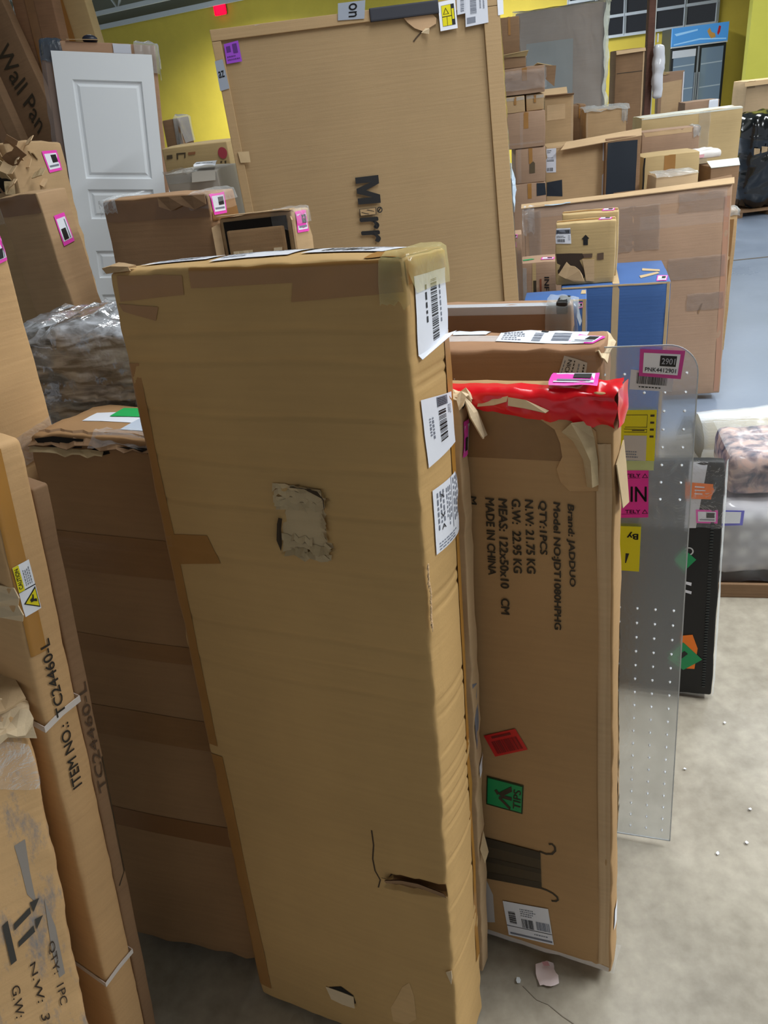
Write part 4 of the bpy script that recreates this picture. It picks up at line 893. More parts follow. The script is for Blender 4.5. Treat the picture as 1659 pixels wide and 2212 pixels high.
# row of stitched teeth and the clear sleeve
tb = bmesh.new()
for i in range(64): bevel_box(tb, bw-.022, -.001, .03+.0083*i, .008, .003, .003, 0)
o = bmobj('stitched_teeth', tb, plain('teeth_grey', (56, 62, 62), rough=.4), bf.root); o['kind'] = 'stuff'
rows = [[Vector((bw*.35+(bw*.66+.002)*i/14, -.007, bh*(1-.26*j/16)+.004)) for i in range(15)] for j in range(17)]
crinkle('plastic_sleeve', bf.root, rows, WRAP, .005, 45, 3)
rows = [[Vector((bw+.001+.003*i, -.004+.01*i, bh*(1-j/30.))) for i in range(3)] for j in range(31)]
crinkle('plastic_sleeve', bf.root, rows, FOG, .002, 40, 8)

# rolled and bagged textiles at the right
def root_at(name, x, y, z, yaw, label, cat, group=None):
    return empty(name, Matrix.Translation((x, y, z)) @ Matrix.Rotation(math.radians(yaw), 4, 'Z'), label, cat, group)
BEIGE = card('beige_carpet', (206, 194, 164), dirt=.2, bump=.8, rough=.9)
ro_ = root_at('rolled_rug', 1.46, 2.86, 0, -4, 'beige rolled rug in clear plastic lying on the floor at the right', 'rug')
bm = bmesh.new(); R_ = .098
bmesh.ops.create_cone(bm, cap_ends=True, segments=28, radius1=R_, radius2=R_, depth=1.0, matrix=Matrix.Translation((.42, R_, R_)) @ Matrix.Rotation(math.pi/2, 4, 'Y'))
bmobj('roll', bm, BEIGE, ro_, True)
rows = [[Vector((-.1+1.04*i/40, R_+(R_+.006)*math.cos(a), R_+(R_+.006)*math.sin(a))) for i in range(41)] for a in [math.pi*1.45*j/18-.3 for j in range(19)]]
crinkle('plastic_wrap', ro_, rows, film('rug_wrap', opacity=.12, rough=.12, bscale=6, bump=.5, stretch=(.4, 2, 2)), .006, 22, 3)
rows = [[Vector((-.12+1.0*i/30, .19+.10*j/4, .16-.035*j+.012*noise.noise(Vector((i*.4, j, 7))))) for i in range(31)] for j in range(5)]
crinkle('plastic_wrap', ro_, rows, FOG, .006, 18, 4)
def floral():
    m, nt, b = base('floral_print'); L = nt.links.new
    tc = N(nt, 'ShaderNodeTexCoord'); v = N(nt, 'ShaderNodeTexNoise', Scale=24.0, Detail=5.0, Distortion=.6); L(tc.outputs['Object'], v.inputs['Vector'])
    r = N(nt, 'ShaderNodeValToRGB'); e = r.color_ramp.elements; e[0].position = .35; e[0].color = lin((84, 82, 100)); e[1].position = .66; e[1].color = lin((226, 190, 176))
    x_ = e.new(.46); x_.color = lin((150, 128, 132)); x_ = e.new(.55); x_.color = lin((200, 176, 170))
    L(v.outputs[0], r.inputs[0]); L(r.outputs[0], b.inputs['Base Color']); b.inputs['Roughness'].default_value = .7; b.inputs['Coat Weight'].default_value = .6; b.inputs['Coat Roughness'].default_value = .1
    return m
def plaid():
    m, nt, b = base('plaid_blanket'); L = nt.links.new
    tc = N(nt, 'ShaderNodeTexCoord'); w1 = N(nt, 'ShaderNodeTexWave', Scale=5.0, Distortion=.6); w1.bands_direction = 'X'; w2 = N(nt, 'ShaderNodeTexWave', Scale=5.0, Distortion=.6); w2.bands_direction = 'Z'
    L(tc.outputs['Object'], w1.inputs['Vector']); L(tc.outputs['Object'], w2.inputs['Vector'])
    a = N(nt, 'ShaderNodeMath', operation='MULTIPLY'); L(w1.outputs['Fac'], a.inputs[0]); L(w2.outputs['Fac'], a.inputs[1])
    r = N(nt, 'ShaderNodeValToRGB'); r.color_ramp.elements[0].color = lin((190, 188, 192)); r.color_ramp.elements[1].color = lin((226, 226, 226)); r.color_ramp.elements[1].position = 1.0
    L(a.outputs[0], r.inputs[0]); L(r.outputs[0], b.inputs['Base Color']); b.inputs['Roughness'].default_value = .8; b.inputs['Coat Weight'].default_value = .7; b.inputs['Coat Roughness'].default_value = .12
    return m
pk = root_at('bagged_blanket', 1.02, 2.02, .055, -14, 'grey checked blanket in a clear zip bag on the floor at the right', 'blanket')
lump('blanket', None, .55, .30, .262, plaid(), pk, res=.03, amp=.012, freq=8, r=.05, seed=3)
rows = [[Vector((-.004+.56*i/30, -.012+.004*math.sin(i), .27*j/14-.012)) for i in range(31)] for j in range(15)]
crinkle('plastic_bag', pk, rows, WRAP, .012, 16, 6)
l_ = mesh('violet_sticker', [(.015, -.024, .262), (.075, -.026, .262), (.075, -.026, .21), (.015, -.024, .206)], [(0, 1, 2, 3)], LILAC, pk); mesh('label_paper', [(.012, -.026, .258), (.066, -.028, .258), (.066, -.028, .218), (.012, -.026, .216)], [(0, 1, 2, 3)], WHITE, l_)
tb = root_at('card_tray', .99, 1.98, 0, -14, 'low brown tray under the bagged grey blanket', 'tray')
bm = bmesh.new(); bevel_box(bm, .32, .19, .006, .62, .36, .012, .003); bmobj('tray_base', bm, CBD, tb)
for (a, b_, c_, d_) in ((.01, .01, .62, .012), (.01, .36, .62, .012), (.01, .01, .012, .36), (.618, .01, .012, .36)): box('tray_wall', a, b_, 0.011, c_, d_, .04, CBD, tb, .002)
pf = root_at('bagged_blanket', 1.06, 2.05, .330, -14, 'floral pink and navy folded blanket in clear plastic, on top of the grey checked one', 'blanket')
lump('blanket', None, .52, .26, .135, floral(), pf, res=.03, amp=.008, freq=8, r=.035, seed=5)
rows = [[Vector((-.004+.53*i/30, -.008+.27*max(0, (j-9)/5), min(.142, .142*j/9))) for i in range(31)] for j in range(15)]
crinkle('plastic_bag', pf, rows, WRAP, .009, 18, 6)
l_ = mesh('violet_sticker', [(.13, .03, .153), (.27, .03, .150), (.27, -.02, .128), (.13, -.02, .131)], [(0, 1, 2, 3)], LILAC, pf); mesh('label_paper', [(.142, .024, .1535), (.262, .024, .151), (.262, -.014, .133), (.142, -.014, .135)], [(0, 1, 2, 3)], WHITE, l_)
# ------------------------------------------------------------------ left side
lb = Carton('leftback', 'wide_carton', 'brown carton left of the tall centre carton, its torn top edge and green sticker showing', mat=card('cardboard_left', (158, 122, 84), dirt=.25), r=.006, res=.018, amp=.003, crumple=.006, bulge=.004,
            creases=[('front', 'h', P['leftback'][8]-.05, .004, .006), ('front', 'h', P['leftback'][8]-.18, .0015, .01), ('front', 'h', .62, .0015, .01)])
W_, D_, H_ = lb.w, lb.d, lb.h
g_ = lb.label('green_sticker', 'top', [(0.075, D_*.80), (0.20, D_*.86), (0.19, D_*.60), (0.085, D_*.5)], plain('bright_green_label', (36, 176, 92), rough=.4), off=.002); g_.lines(.4, .3, .75, .5, 1, INK, 61); g_.done()
lb.label('green_sticker', 'top', [(0.17, D_*.99), (0.26, D_*.99), (0.26, D_*.92), (0.17, D_*.90)], plain('bright_green_label', (36, 176, 92), rough=.4), off=.002).done()
l_ = lb.label('shipping_label', 'top', [(0.045, D_*.62), (0.25, D_*.90), (0.26, D_*.42), (0.05, D_*.36)], WHITE, off=.0008); l_.done()
lb.label('shipping_label', 'top', [(0.14, D_*.55), (0.31, D_*.62), (0.31, D_*.26), (0.14, D_*.2)], plain('blue_white_label', (196, 208, 226), rough=.2), off=.0012).done()
rd = random.Random(11); up, dn = [], []
for i in range(23):
    u = 0.002+(W_-.004)*i/22; up.append(lb.surf('top', u, .012+.012*rd.random(), .002)); dn.append((u, -0.006-.004*rd.random(), H_-.012-.009*rd.random()))
lb.sheet('torn_flap', [up, dn], CBD, .002)
up, dn = [], []
for i in range(11):
    u = 0.0+W_*.42*i/10; up.append(lb.surf('front', u, H_-.018-.003*rd.random(), .004)); dn.append(lb.surf('front', u, H_-.026-.007*rd.random(), .009))
lb.sheet('torn_flap', [up, dn], TORN, .002)
lb.poly('front', [(0.012, H_-.006), (0.05, H_-.003), (0.1, H_-.004), (.095, H_-.018), (.05, H_-.02), (.02, H_-.016)], DARK, 'shaded_gap', off=.004)
lb.poly('front', [(W_*.5, H_-.012), (W_*.75, H_-.008), (W_*.98, H_-.012), (W_*.96, H_-.026), (W_*.7, H_-.02)], DARK, 'shaded_gap', off=.005)
crinkle('plastic_wrap', lb.root, [[Vector((W_*(.35+.65*i/22), -.006+.05*j/6, H_+.004-.012*max(0, 2-j)*.6)) for i in range(23)] for j in range(7)], WRAP, .007, 40, 3)
LT = plain('leftback_tape', (138, 98, 62), rough=.3)
for (v0, v1) in ((.52, .585), (.70, .735), (.86, .93)): lb.rtape('front', 0.004, v0, W_-.004, v1, card('leftback_band', (146, 108, 70), dirt=.3, rough=.4), 'tape_band', n=10)
lb.rtape('front', 0.002, 0.30, W_, 0.345, plain('leftback_tape', (138, 98, 62), rough=.3), n=12)
lb.poly('front', [(0.1041, 1.073), (0.1265, 1.0845), (0.1418, 1.078), (0.1433, 1.072), (0.1237, 1.0668)], DARK, 'scuff_mark', off=.001)

tf = Carton('tallfront', 'tall_slim_carton', 'tall slim carton at far left with ITEM NO lettering, white straps and caution label', mat=card('cardboard_tan_left', (198, 160, 114), dirt=.2), r=.008, res=.02, amp=.002, crumple=.0015)
W_, D_, H_ = tf.w, tf.d, tf.h
tf.text('ITEM NO.:  TC24460-L', 'right', [(0.0184, 0.7444), (0.0168, 0.995), (0.0301, 0.9954), (0.033, 0.7448)], plain('marker_black', (34, 28, 22), rough=.5), bold=.016)
c_ = tf.label('caution_label', 'right', [(0.0067, 1.0397), (0.0053, 1.1098), (0.0276, 1.111), (0.0292, 1.0413)], WHITE)
c_.rect(.5, 0.0, 1.0, .35, YELLOW).rect(.49, 0, .51, 1, INK).text('CAUTION', .55, .06, .95, .28, INK, bold=.02).lines(.56, .45, .96, .9, 4, GREYINK, 62)
c_.poly([(.03, .95), (.25, .1), (.47, .95)], INK).up().poly([(.07, .90), (.25, .2), (.43, .90)], YELLOW).up().poly([(.22, .5), (.28, .46), (.3, .62), (.36, .66), (.34, .72), (.26, .68), (.24, .84), (.18, .84), (.22, .64)], INK); c_.done()
STRAP = plain('white_strap', (214, 206, 200), rough=.4)
def strap(zr, zf):
    e = .0025; pts = [(-e, D_*.5, zf), (-e, -e, zf), (W_*.5, -e*1.2, zf), (W_+e, -e, zf-.004), (W_+e*1.2, D_*.5, zr), (W_+e, D_+e, zr+.002), (W_*.4, D_+e, zr), (-e, D_+e, zr)]
    vs, fs = [], []
    for p in pts: vs += [(p[0], p[1], p[2]-.005), (p[0], p[1], p[2]+.005)]
    n = len(pts); fs = [(2*i, 2*((i+1) % n), 2*((i+1) % n)+1, 2*i+1) for i in range(n)]
    o = mesh('strap', vs, fs, STRAP, tf.root); md = o.modifiers.new('t', 'SOLIDIFY'); md.thickness = .001
(ya_, za_), = ((-0.002, 0.8727),); (yb_, zb_), = ((-0.0041, 0.3437),)
strap(za_+.004, za_); strap(zb_+.004, zb_)
tf.tape('right', [(0.002, H_-.005), (D_*.45, H_-.005), (D_*.45, H_-.28), (0.002, H_-.28)], TG, n=10)
up = [tf.surf('right', D_*.02, (0.0041, 1.0626)[1]+.02-.012*i, .002+.006*(i % 2)) for i in range(5)]; dn = [tf.surf('front', W_-.03+.004*(i % 3), (0.0041, 1.0626)[1]+.024-.012*i, .002+.005*((i+1) % 2)) for i in range(5)]
tf.sheet('torn_flap', [up, dn], TORNL, .0015)
x, y, z, ya, le, ro, w2, d2, h2 = P['tallfront']
rm = Matrix.Rotation(math.radians(ya), 4, 'Z') @ Matrix.Rotation(math.radians(-le), 4, 'X') @ Matrix.Rotation(math.radians(ro), 4, 'Y')
off = rm @ Vector((-0.012, d2+.004, 0))
P['tallsecond'] = (x+off.x, y+off.y, .004, ya, le, ro, w2, .024, h2-.06)
ts = Carton('tallsecond', 'tall_slim_carton', 'shaded tall slim carton squeezed between the strapped carton and the wide brown carton', mat=CBD, r=.004, res=.04, amp=.002, crumple=.0012)  # board darkened to carry the shade of the gap it stands in
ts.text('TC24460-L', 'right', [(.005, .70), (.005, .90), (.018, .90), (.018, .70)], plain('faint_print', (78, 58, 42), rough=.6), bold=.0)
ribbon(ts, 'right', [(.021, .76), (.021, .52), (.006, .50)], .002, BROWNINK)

tl = Carton('tallleft', 'tall_carton', 'tall tan carton at the left edge, behind the strapped slim carton', mat=card('cardboard_tan_left', (198, 160, 114)), r=.006, res=.03, amp=.002, crumple=.0015, bulge=.001)
tl.pink('right', [(0.1055, 1.4189), (0.1234, 1.421), (0.1173, 1.3833), (0.0967, 1.3792)], rot=90)
crinkle('clear_tape', tl.root, [[tl.surf('right', tl.d*i/10, 1.06+.05*j/3+.02*i/10, .0025) for i in range(11)] for j in range(4)], WRAP, .003, 60, 6)

ll = Carton('lowleft', 'scuffed_carton', 'scuffed carton in the bottom left corner with two up arrows and weight lettering', mat=CBS, r=.008, res=.012, amp=.0015, crumple=.005, bulge=.003)
FADED = plain('faded_ink', (66, 52, 40), rough=.6)
for s_, q_ in (('QTY:  1PC', [(0.2752, 0.5486), (0.2771, 0.4289), (0.265, 0.4314), (0.266, 0.5426)]), ('N.W:  31', [(0.2472, 0.5287), (0.2512, 0.4062), (0.2393, 0.4124), (0.2399, 0.5274)]), ('G.W:', [(0.2224, 0.5072), (0.2203, 0.4505), (0.2093, 0.4542), (0.2123, 0.5082)])): ll.text(s_, 'front', q_, FADED, bold=.005)
GA = plain('arrow_grey', (62, 60, 56), rough=.6)
def lz(pts): return pts
ll.poly('front', [(0.2182, 0.6109), (0.2257, 0.6148), (0.2258, 0.5459), (0.218, 0.5435)], GA); ll.poly('front', [(0.2316, 0.6045), (0.2547, 0.6176), (0.2548, 0.6072), (0.2311, 0.5942)], GA); ll.poly('front', [(0.2559, 0.6247), (0.2686, 0.6244), (0.2578, 0.6068)], GA)
ll.poly('front', [(0.2324, 0.5737), (0.2544, 0.5862), (0.2548, 0.5751), (0.2315, 0.5646)], GA); ll.poly('front', [(0.258, 0.5947), (0.2686, 0.594), (0.2573, 0.5774)], GA)
for q_ in ([(0.2523, 0.7198), (0.2661, 0.7223), (0.2643, 0.6717), (0.2638, 0.6172), (0.2552, 0.6385), (0.2546, 0.6814)], [(0.2744, 0.6183), (0.2816, 0.5649), (0.2813, 0.4808), (0.273, 0.4783), (0.2699, 0.5315)]): ll.poly('front', q_, plain('grey_scuff', (150, 142, 134), rough=.8), 'scuff_mark', off=.0005)
rows = []; rd = random.Random(6)
for j in range(7):
    rows.append([(ll.w-.10+.104*i/9+rd.uniform(-.003, .003), -.006+.016*j/6+rd.uniform(-.004, .004)-.004*math.sin(j), ll.h-.035+.05*j/6+.006*math.sin(i*1.3+j)+rd.uniform(-.004, .004)) for i in range(10)])
ll.sheet('crushed_flap', rows, TORNL, .003)
rows = [[(ll.w-.10+.10*i/8, -.008+.10*j/5, ll.h+.014+.006*math.sin(i*.9)+.004*j+rd.uniform(-.002, .002)) for i in range(9)] for j in range(6)]
ll.sheet('crushed_flap', rows, CBL, .003)
crinkle('clear_tape', ll.root, [[ll.surf('front', ll.w-.11+.108*i/12, ll.h-.05-.07*j/8+.05*(1-i/12), .003) for i in range(13)] for j in range(9)], WRAP, .003, 50, 2)

# clear wrapped bundle
bd = empty('wrapped_bundle', Matrix.Translation((-.70, 1.46, 0)) @ Matrix.Rotation(math.radians(-18), 4, 'Z'), 'bundle wrapped in shiny grey crinkled plastic, behind the left brown carton', 'bundle')
def shrink_grey():
    m, nt, b = base('wrapped_grey'); L = nt.links.new
    tc = N(nt, 'ShaderNodeTexCoord'); mp = N(nt, 'ShaderNodeMapping'); mp.inputs['Rotation'].default_value = (0, math.radians(-38), 0); mp.inputs['Scale'].default_value = (2.2, 3, 11)
    n1 = N(nt, 'ShaderNodeTexNoise', noise_type='RIDGED_MULTIFRACTAL', Scale=2.4, Detail=5.0, Distortion=.6); n1.normalize = True; L(tc.outputs['Object'], mp.inputs[0]); L(mp.outputs[0], n1.inputs['Vector'])
    n2 = N(nt, 'ShaderNodeTexNoise', Scale=5.0, Detail=6.0, Distortion=1.0); L(mp.outputs[0], n2.inputs['Vector'])
    n3 = N(nt, 'ShaderNodeTexNoise', Scale=30.0, Detail=3.0); L(tc.outputs['Object'], n3.inputs['Vector'])
    r = N(nt, 'ShaderNodeValToRGB'); e = r.color_ramp.elements; e[0].position = .38; e[0].color = lin((96, 92, 90)); e[1].position = .66; e[1].color = lin((186, 190, 198))
    L(n2.outputs[0], r.inputs[0]); L(r.outputs[0], b.inputs['Base Color']); b.inputs['Roughness'].default_value = .16; b.inputs['Specular IOR Level'].default_value = .9; b.inputs['Coat Weight'].default_value = 1.0; b.inputs['Coat Roughness'].default_value = .06
    ad = N(nt, 'ShaderNodeMath', operation='MULTIPLY_ADD'); ad.inputs[1].default_value = .25; L(n3.outputs[0], ad.inputs[0]); L(n1.outputs[0], ad.inputs[2])
    bp = N(nt, 'ShaderNodeBump', Strength=1.0, Distance=.02); L(ad.outputs[0], bp.inputs['Height']); L(bp.outputs[0], b.inputs['Normal']); L(bp.outputs[0], b.inputs['Coat Normal'])
    return m
lump('contents', None, .44, .24, 1.225, shrink_grey(), bd, res=.014, amp=.016, freq=9, seed=4, r=.03, ridges=.009, rdir=(.55, 0, .83))

ta = Carton('torn5a', 'slim_carton', 'dark faced slim carton at left with a tall pink sticker on its side', mat=card('cardboard_plain_left', (178, 146, 110), dirt=.2), r=.004, res=.025, amp=.002, crumple=.003)
ta.pink('right', [(0.0317, 1.3607), (0.0704, 1.3631), (0.0757, 1.2941), (0.0325, 1.2891)], rot=90)
ta.rtape('front', .004, ta.h-.045, ta.w-.004, ta.h-.002, TAPED)
tbx = Carton('torn5b', 'torn_carton', 'carton with a shredded top and a pink sticker, before the white door', mat=CB, r=.006, res=.03, amp=.003, crumple=.008)
tbx.pink('right', [(0.1165, 1.4946), (0.1759, 1.498), (0.1803, 1.4474), (0.1252, 1.4426)])
rd = random.Random(21)
for k in range(70):
    cx_ = rd.uniform(-.06, .24); cy_ = rd.uniform(-.07, .10); cz_ = tbx.h-.10*rd.random()-.005; s = rd.uniform(.014, .034); a = rd.uniform(0, 6.28)
    c1, s1 = math.cos(a), math.sin(a)
    pts = [[(cx_+c1*s*(u-.5)*2-s1*s*.4*(v-.5), cy_-.02*v, cz_+s1*s*(u-.5)+c1*s*.9*(v-.5)+rd.uniform(-.004, .004)) for u in (0, .35, .7, 1)] for v in (0, 1)]
    tbx.sheet('torn_shred', pts, rd.choice([TORNL, TORN, CBL, CBD]), .002)
rows = [[(-.02+.20*i/10, -.02+.03*j/4, tbx.h+.012-.02*j+.012*noise.noise(Vector((i*.9, j, 3)))) for i in range(11)] for j in range(5)]
tbx.sheet('torn_flap', rows, CBL, .002)
tbx.poly('front', [(.02, tbx.h-.02), (.17, tbx.h-.03), (.19, tbx.h-.11), (.10, tbx.h-.12), (.03, tbx.h-.10)], DARK, 'torn_opening', off=.003)
tbx.label('shipping_label', 'front', [(.02, tbx.h-.10), (.11, tbx.h-.09), (.12, tbx.h-.145), (.03, tbx.h-.15)], WHITE, off=.006).done()
rows = [[(.13+.05*i/5, -.03+.02*math.sin(i), tbx.h-.13-.03*j) for i in range(6)] for j in range(3)]
crinkle('plastic_wrap', tbx.root, rows, WRAP, .012, 40, 2)
rows = [[(.02+.10*i/8, -.01+.05*j/4, tbx.h+.03+.02*j/4) for i in range(9)] for j in range(5)]
crinkle('plastic_wrap', tbx.root, rows, FOG, .012, 30, 5)

# white panel door packed in a card frame
dk = Carton('door', 'panel_door', 'white panelled door packed in a brown card frame with plastic at its corners', 'door', mat=card('door_card_frame', (176, 140, 112), dirt=.2), r=.004, res=.08, amp=.001, crumple=.002, bulge=0)
W_, D_, H_ = dk.w, dk.d, dk.h
DW = plain('white_door_paint', (240, 245, 250), rough=.35)
m0, mt = .030, .036; x0, x1, zt, zb = m0, W_-.016, H_-mt, .03
def rects(bm, x0, z0, x1, z1, y): 
    vs = [bm.verts.new(p) for p in ((x0, y, z0), (x1, y, z0), (x1, y, z1), (x0, y, z1))]; return vs
pan = []
for (ta_, tb_) in ((.055, .262), (.285, .352), (.425, .49), (.53, .62), (.66, .76), (.80, .92)): pan.append((x0+(x1-x0)*.17, zt-(zt-zb)*tb_, x1-(x1-x0)*.13, zt-(zt-zb)*ta_))
bm = bmesh.new(); yf = -.0145
xs = [x0, pan[0][0], pan[0][2], x1]; zs = sorted({zb, zt} | {p[1] for p in pan} | {p[3] for p in pan})
vv = {}
def V(x, z, y=yf):
    k = (round(x, 5), round(z, 5), round(y, 5))
    if k not in vv: vv[k] = bm.verts.new((x, y, z))
    return vv[k]
for i in range(3):
    for j in range(len(zs)-1):
        za, zc = zs[j], zs[j+1]
        hit = [p for p in pan if i == 1 and abs(p[1]-za) < 1e-6]
        if hit: 
            p = hit[0]; q = [(p[0], p[1]), (p[2], p[1]), (p[2], p[3]), (p[0], p[3])]
            def ring(ins, y): return [(p[0]+ins, p[1]+ins, y), (p[2]-ins, p[1]+ins, y), (p[2]-ins, p[3]-ins, y), (p[0]+ins, p[3]-ins, y)]
            rs = [ring(0, yf), ring(.006, yf+.009), ring(.014, yf+.009), ring(.024, yf+.003)]
            for r0_, r1_ in zip(rs, rs[1:]):
                for k in range(4):
                    a, b = r0_[k], r0_[(k+1) % 4]; c, d = r1_[(k+1) % 4], r1_[k]
                    bm.faces.new([V(a[0], a[1], a[2]), V(b[0], b[1], b[2]), V(c[0], c[1], c[2]), V(d[0], d[1], d[2])])
            bm.faces.new([V(a[0], a[1], a[2]) for a in rs[-1]])
        else: bm.faces.new([V(xs[i], za), V(xs[i+1], za), V(xs[i+1], zc), V(xs[i], zc)])
bmobj('door_leaf', bm, DW, dk.root)
cornerwrap(dk, 'right', drop=.10, run=.08, mat=FOG, off=.010, amp=.007, seed=5); cornerwrap(dk, 'left', drop=.07, run=.07, mat=film('dark_wrap', tint=(70, 80, 92), opacity=.8, rough=.25, bump=.7), off=.008, amp=.006, seed=8)
crinkle('plastic_wrap', dk.root, [[Vector((-.014+.042*i/4, -.006, H_-.06-.75*j/40)) for i in range(5)] for j in range(41)], film('side_wrap', tint=(120, 118, 122), opacity=.35, rough=.15, bscale=9, stretch=(3, 3, .5)), .005, 22, 9)
dk.label('shipping_label', 'front', [(W_*.62, H_-.002), (W_*.78, H_-.002), (W_*.78, H_-.034), (W_*.62, H_-.034)], plain('pale_label', (210, 214, 226), rough=.3), off=.004).done()
bm = bmesh.new(); bmesh.ops.create_uvsphere(bm, u_segments=14, v_segments=8, radius=.03); bmesh.ops.scale(bm, vec=(1, .7, .55), verts=bm.verts); bmesh.ops.translate(bm, vec=(W_*.42, .03, H_+.012), verts=bm.verts)
bmobj('end_cap', bm, plain('cap_black', (34, 38, 54), rough=.4), dk.root, True)
dk.sheet('card_edge', [[(W_*.22, -.012, H_+.004), (W_*.5, -.012, H_+.008)], [(W_*.18, .05, H_+.012), (W_*.48, .05, H_+.012)]], CBL, .002)

for k_, nm, lb_, mt_ in (('panel0', 'long_carton', 'dark long carton at the far left, left of the one lettered Wall Pan', CBD), ('panel1', 'long_carton', 'leaning dark long carton lettered Wall Pan at top left', CBD),
                         ('panel2', 'long_carton', 'brown upright carton behind the white door, top left', card('cardboard_dim', (140, 104, 76))), ('panel3', 'long_carton', 'olive tan long carton behind the white door, just right of the brown upright one', CBO)):
    c = Carton(k_, nm, lb_, mat=mt_, group='long cartons leaning at top left', r=.004, res=.15, amp=.002, crumple=.003)
    if k_ == 'panel1':
        q_ = [(0.1575, 1.8997), (0.1118, 1.5938), (0.0368, 1.5892), (0.0872, 1.9002)]
        c.text('Wall Pan', 'front', [(0.1209, 1.9134), (0.1287, 1.5878), (0.0674, 1.5544), (0.0446, 1.905)], BROWNINK, bold=.008)
    if k_ == 'panel3': c.rtape('front', .01, 1.0, .05, 2.6, TAPE)
    if k_ == 'panel2': c.rtape('front', .06, 1.2, .1, 2.6, TAPED)
    if k_ == 'panel0': c.rtape('front', .05, 1.2, .09, 2.6, TAPED)

b8 = Carton('brown8', 'brown_carton', 'dark fronted carton before the white door with a pink sticker on its end', mat=card('cardboard_umber', (166, 130, 96), dirt=.25), r=.006, res=.03, amp=.002, crumple=.004)
b8.pink('right', [(0.0062, 1.3807), (0.0795, 1.3782), (0.0742, 1.3322), (0.011, 1.3342)])
b8.rtape('front', .004, b8.h-.05, b8.w-.004, b8.h-.003, TAPED); cornerwrap(b8, 'right', drop=.03, run=.05, mat=WRAP, amp=.005, seed=3); cornerwrap(b8, 'left', drop=.03, run=.04, mat=WRAP, amp=.005, seed=7)
b8.sheet('torn_flap', [[(b8.w*.55+.03*i, -.004-.004*(i % 2), b8.h-.002) for i in range(5)], [(b8.w*.56+.03*i, -.01, b8.h-.022-.01*(i % 2)) for i in range(5)]], CBD, .002)
b8.rtape('right', .003, b8.h-.06, b8.d-.003, b8.h-.04, TAPED)

o9 = Carton('open9', 'open_carton', 'open ended carton beside the pink stickered dark carton, an inner box visible inside it', mat=CB, r=.005, res=.03, amp=.002, crumple=.005)
W_, D_, H_ = o9.w, o9.d, o9.h
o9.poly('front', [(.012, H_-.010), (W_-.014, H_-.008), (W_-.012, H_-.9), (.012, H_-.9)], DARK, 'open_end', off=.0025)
box('inner_box', .020, -.012, .25, W_-.042, .012, H_-.25-.030, card('cardboard_inner', (176, 142, 104)), o9.root, .005)  # tan board, close to the outer carton's tone
o9.sheet('tape_flap', [[(.03+.012*i, -.013, H_-.075) for i in range(5)], [(.03+.012*i, -.020-.003*(i % 2), H_-.098-.004*(i % 3)) for i in range(5)]], TORNL, .001)
o9.sheet('tape_flap', [[(W_*.72+.01*i, -.013, H_-.075) for i in range(3)], [(W_*.72+.01*i, -.02, H_-.094) for i in range(3)]], TORNL, .001)
o9.pink('right', [(0.0186, 1.3257), (0.0835, 1.3233), (0.0827, 1.2778), (0.0108, 1.2803)])
rows = [[(.0+W_*i/12, -.012+.016*j, H_+.002+.008*noise.noise(Vector((i, j, 9)))) for i in range(13)] for j in range(3)]
o9.sheet('torn_flap', rows, CBL, .002)
o9.sheet('end_flap', [[(.002, -.002, .4), (.002, -.002, H_-.012)], [(-.014, -.014, .4), (-.014, -.014, H_-.02)]], CBL, .003)
o9.sheet('end_flap', [[(W_-.004, -.002, .4), (W_-.004, -.002, H_-.012)], [(W_+.004, -.016, .4), (W_+.004, -.016, H_-.02)]], CBL, .003)
cornerwrap(o9, 'right', drop=.04, run=.05, mat=WRAP, amp=.004, seed=4)

# things between the door and the big mirror carton
c = Carton('l10', 'printed_carton', 'olive tan carton with a red circle printed on it, below the yellow wall', mat=CBO, r=.004, res=.1, crumple=.002)
def disc(c, face, u, v, r, mat, name='printed_mark', n=18): return c.poly(face, [(u+r*math.cos(2*math.pi*i/n), v+r*1.15*math.sin(2*math.pi*i/n)) for i in range(n)], mat, name)
u_, v_ = (0.2172, 1.408); disc(c, 'front', u_, v_, .016, plain('faded_red_print', (186, 70, 84), rough=.5))
for (a, b, k) in ((362, 338, 0), (372, 337, 1), (388, 332, 2), (412, 329, 3)):
    pass
c.poly('front', [(0.0515, 1.4229), (0.0854, 1.4225), (0.0812, 1.4052), (0.0762, 1.4057), (0.079, 1.4172), (0.057, 1.4179), (0.0534, 1.4035), (0.0484, 1.404)], BROWNINK2); c.poly('front', [(0.0937, 1.4217), (0.1209, 1.4219), (0.1189, 1.4133), (0.0933, 1.4129)], plain('faded_orange_print', (160, 108, 70), rough=.6))
c.poly('front', [(0.015, 1.4206), (0.0354, 1.4201), (0.0341, 1.4083), (0.0116, 1.4076)], BROWNINK2); c.poly('front', [(0.2033, 1.3828), (0.2102, 1.3836), (0.2086, 1.3764), (0.202, 1.377)], BROWNINK2); c.poly('front', [(0.2184, 1.3828), (0.2254, 1.3836), (0.2232, 1.3735), (0.2182, 1.374)], BROWNINK2)
c.rtape('front', .0, c.h-.14, c.w, c.h-.11, CLEAR)
c = Carton('l11', 'small_carton', 'narrow carton with clear wrap on its edge, between the white door and yellow wall', mat=CBD, r=.004, res=.1, crumple=.004)
cornerwrap(c, 'right', drop=.10, run=.02, mat=FOG, amp=.008, seed=4)
c = Carton('l12', 'grey_carton', 'pale grey wrapped carton with a white address sheet flapping on top', mat=plain('pale_grey_board', (176, 170, 160), rough=.5), r=.004, res=.05, crumple=.004)
c.rtape('front', .0, c.h-.030, c.w, c.h-.006, FOG); crinkle('plastic_wrap', c.root, [[Vector((-.005+c.w*.6*i/10, -.008+.03*j/3, c.h+.01-.012*j)) for i in range(11)] for j in range(4)], WRAP, .008, 40, 2)
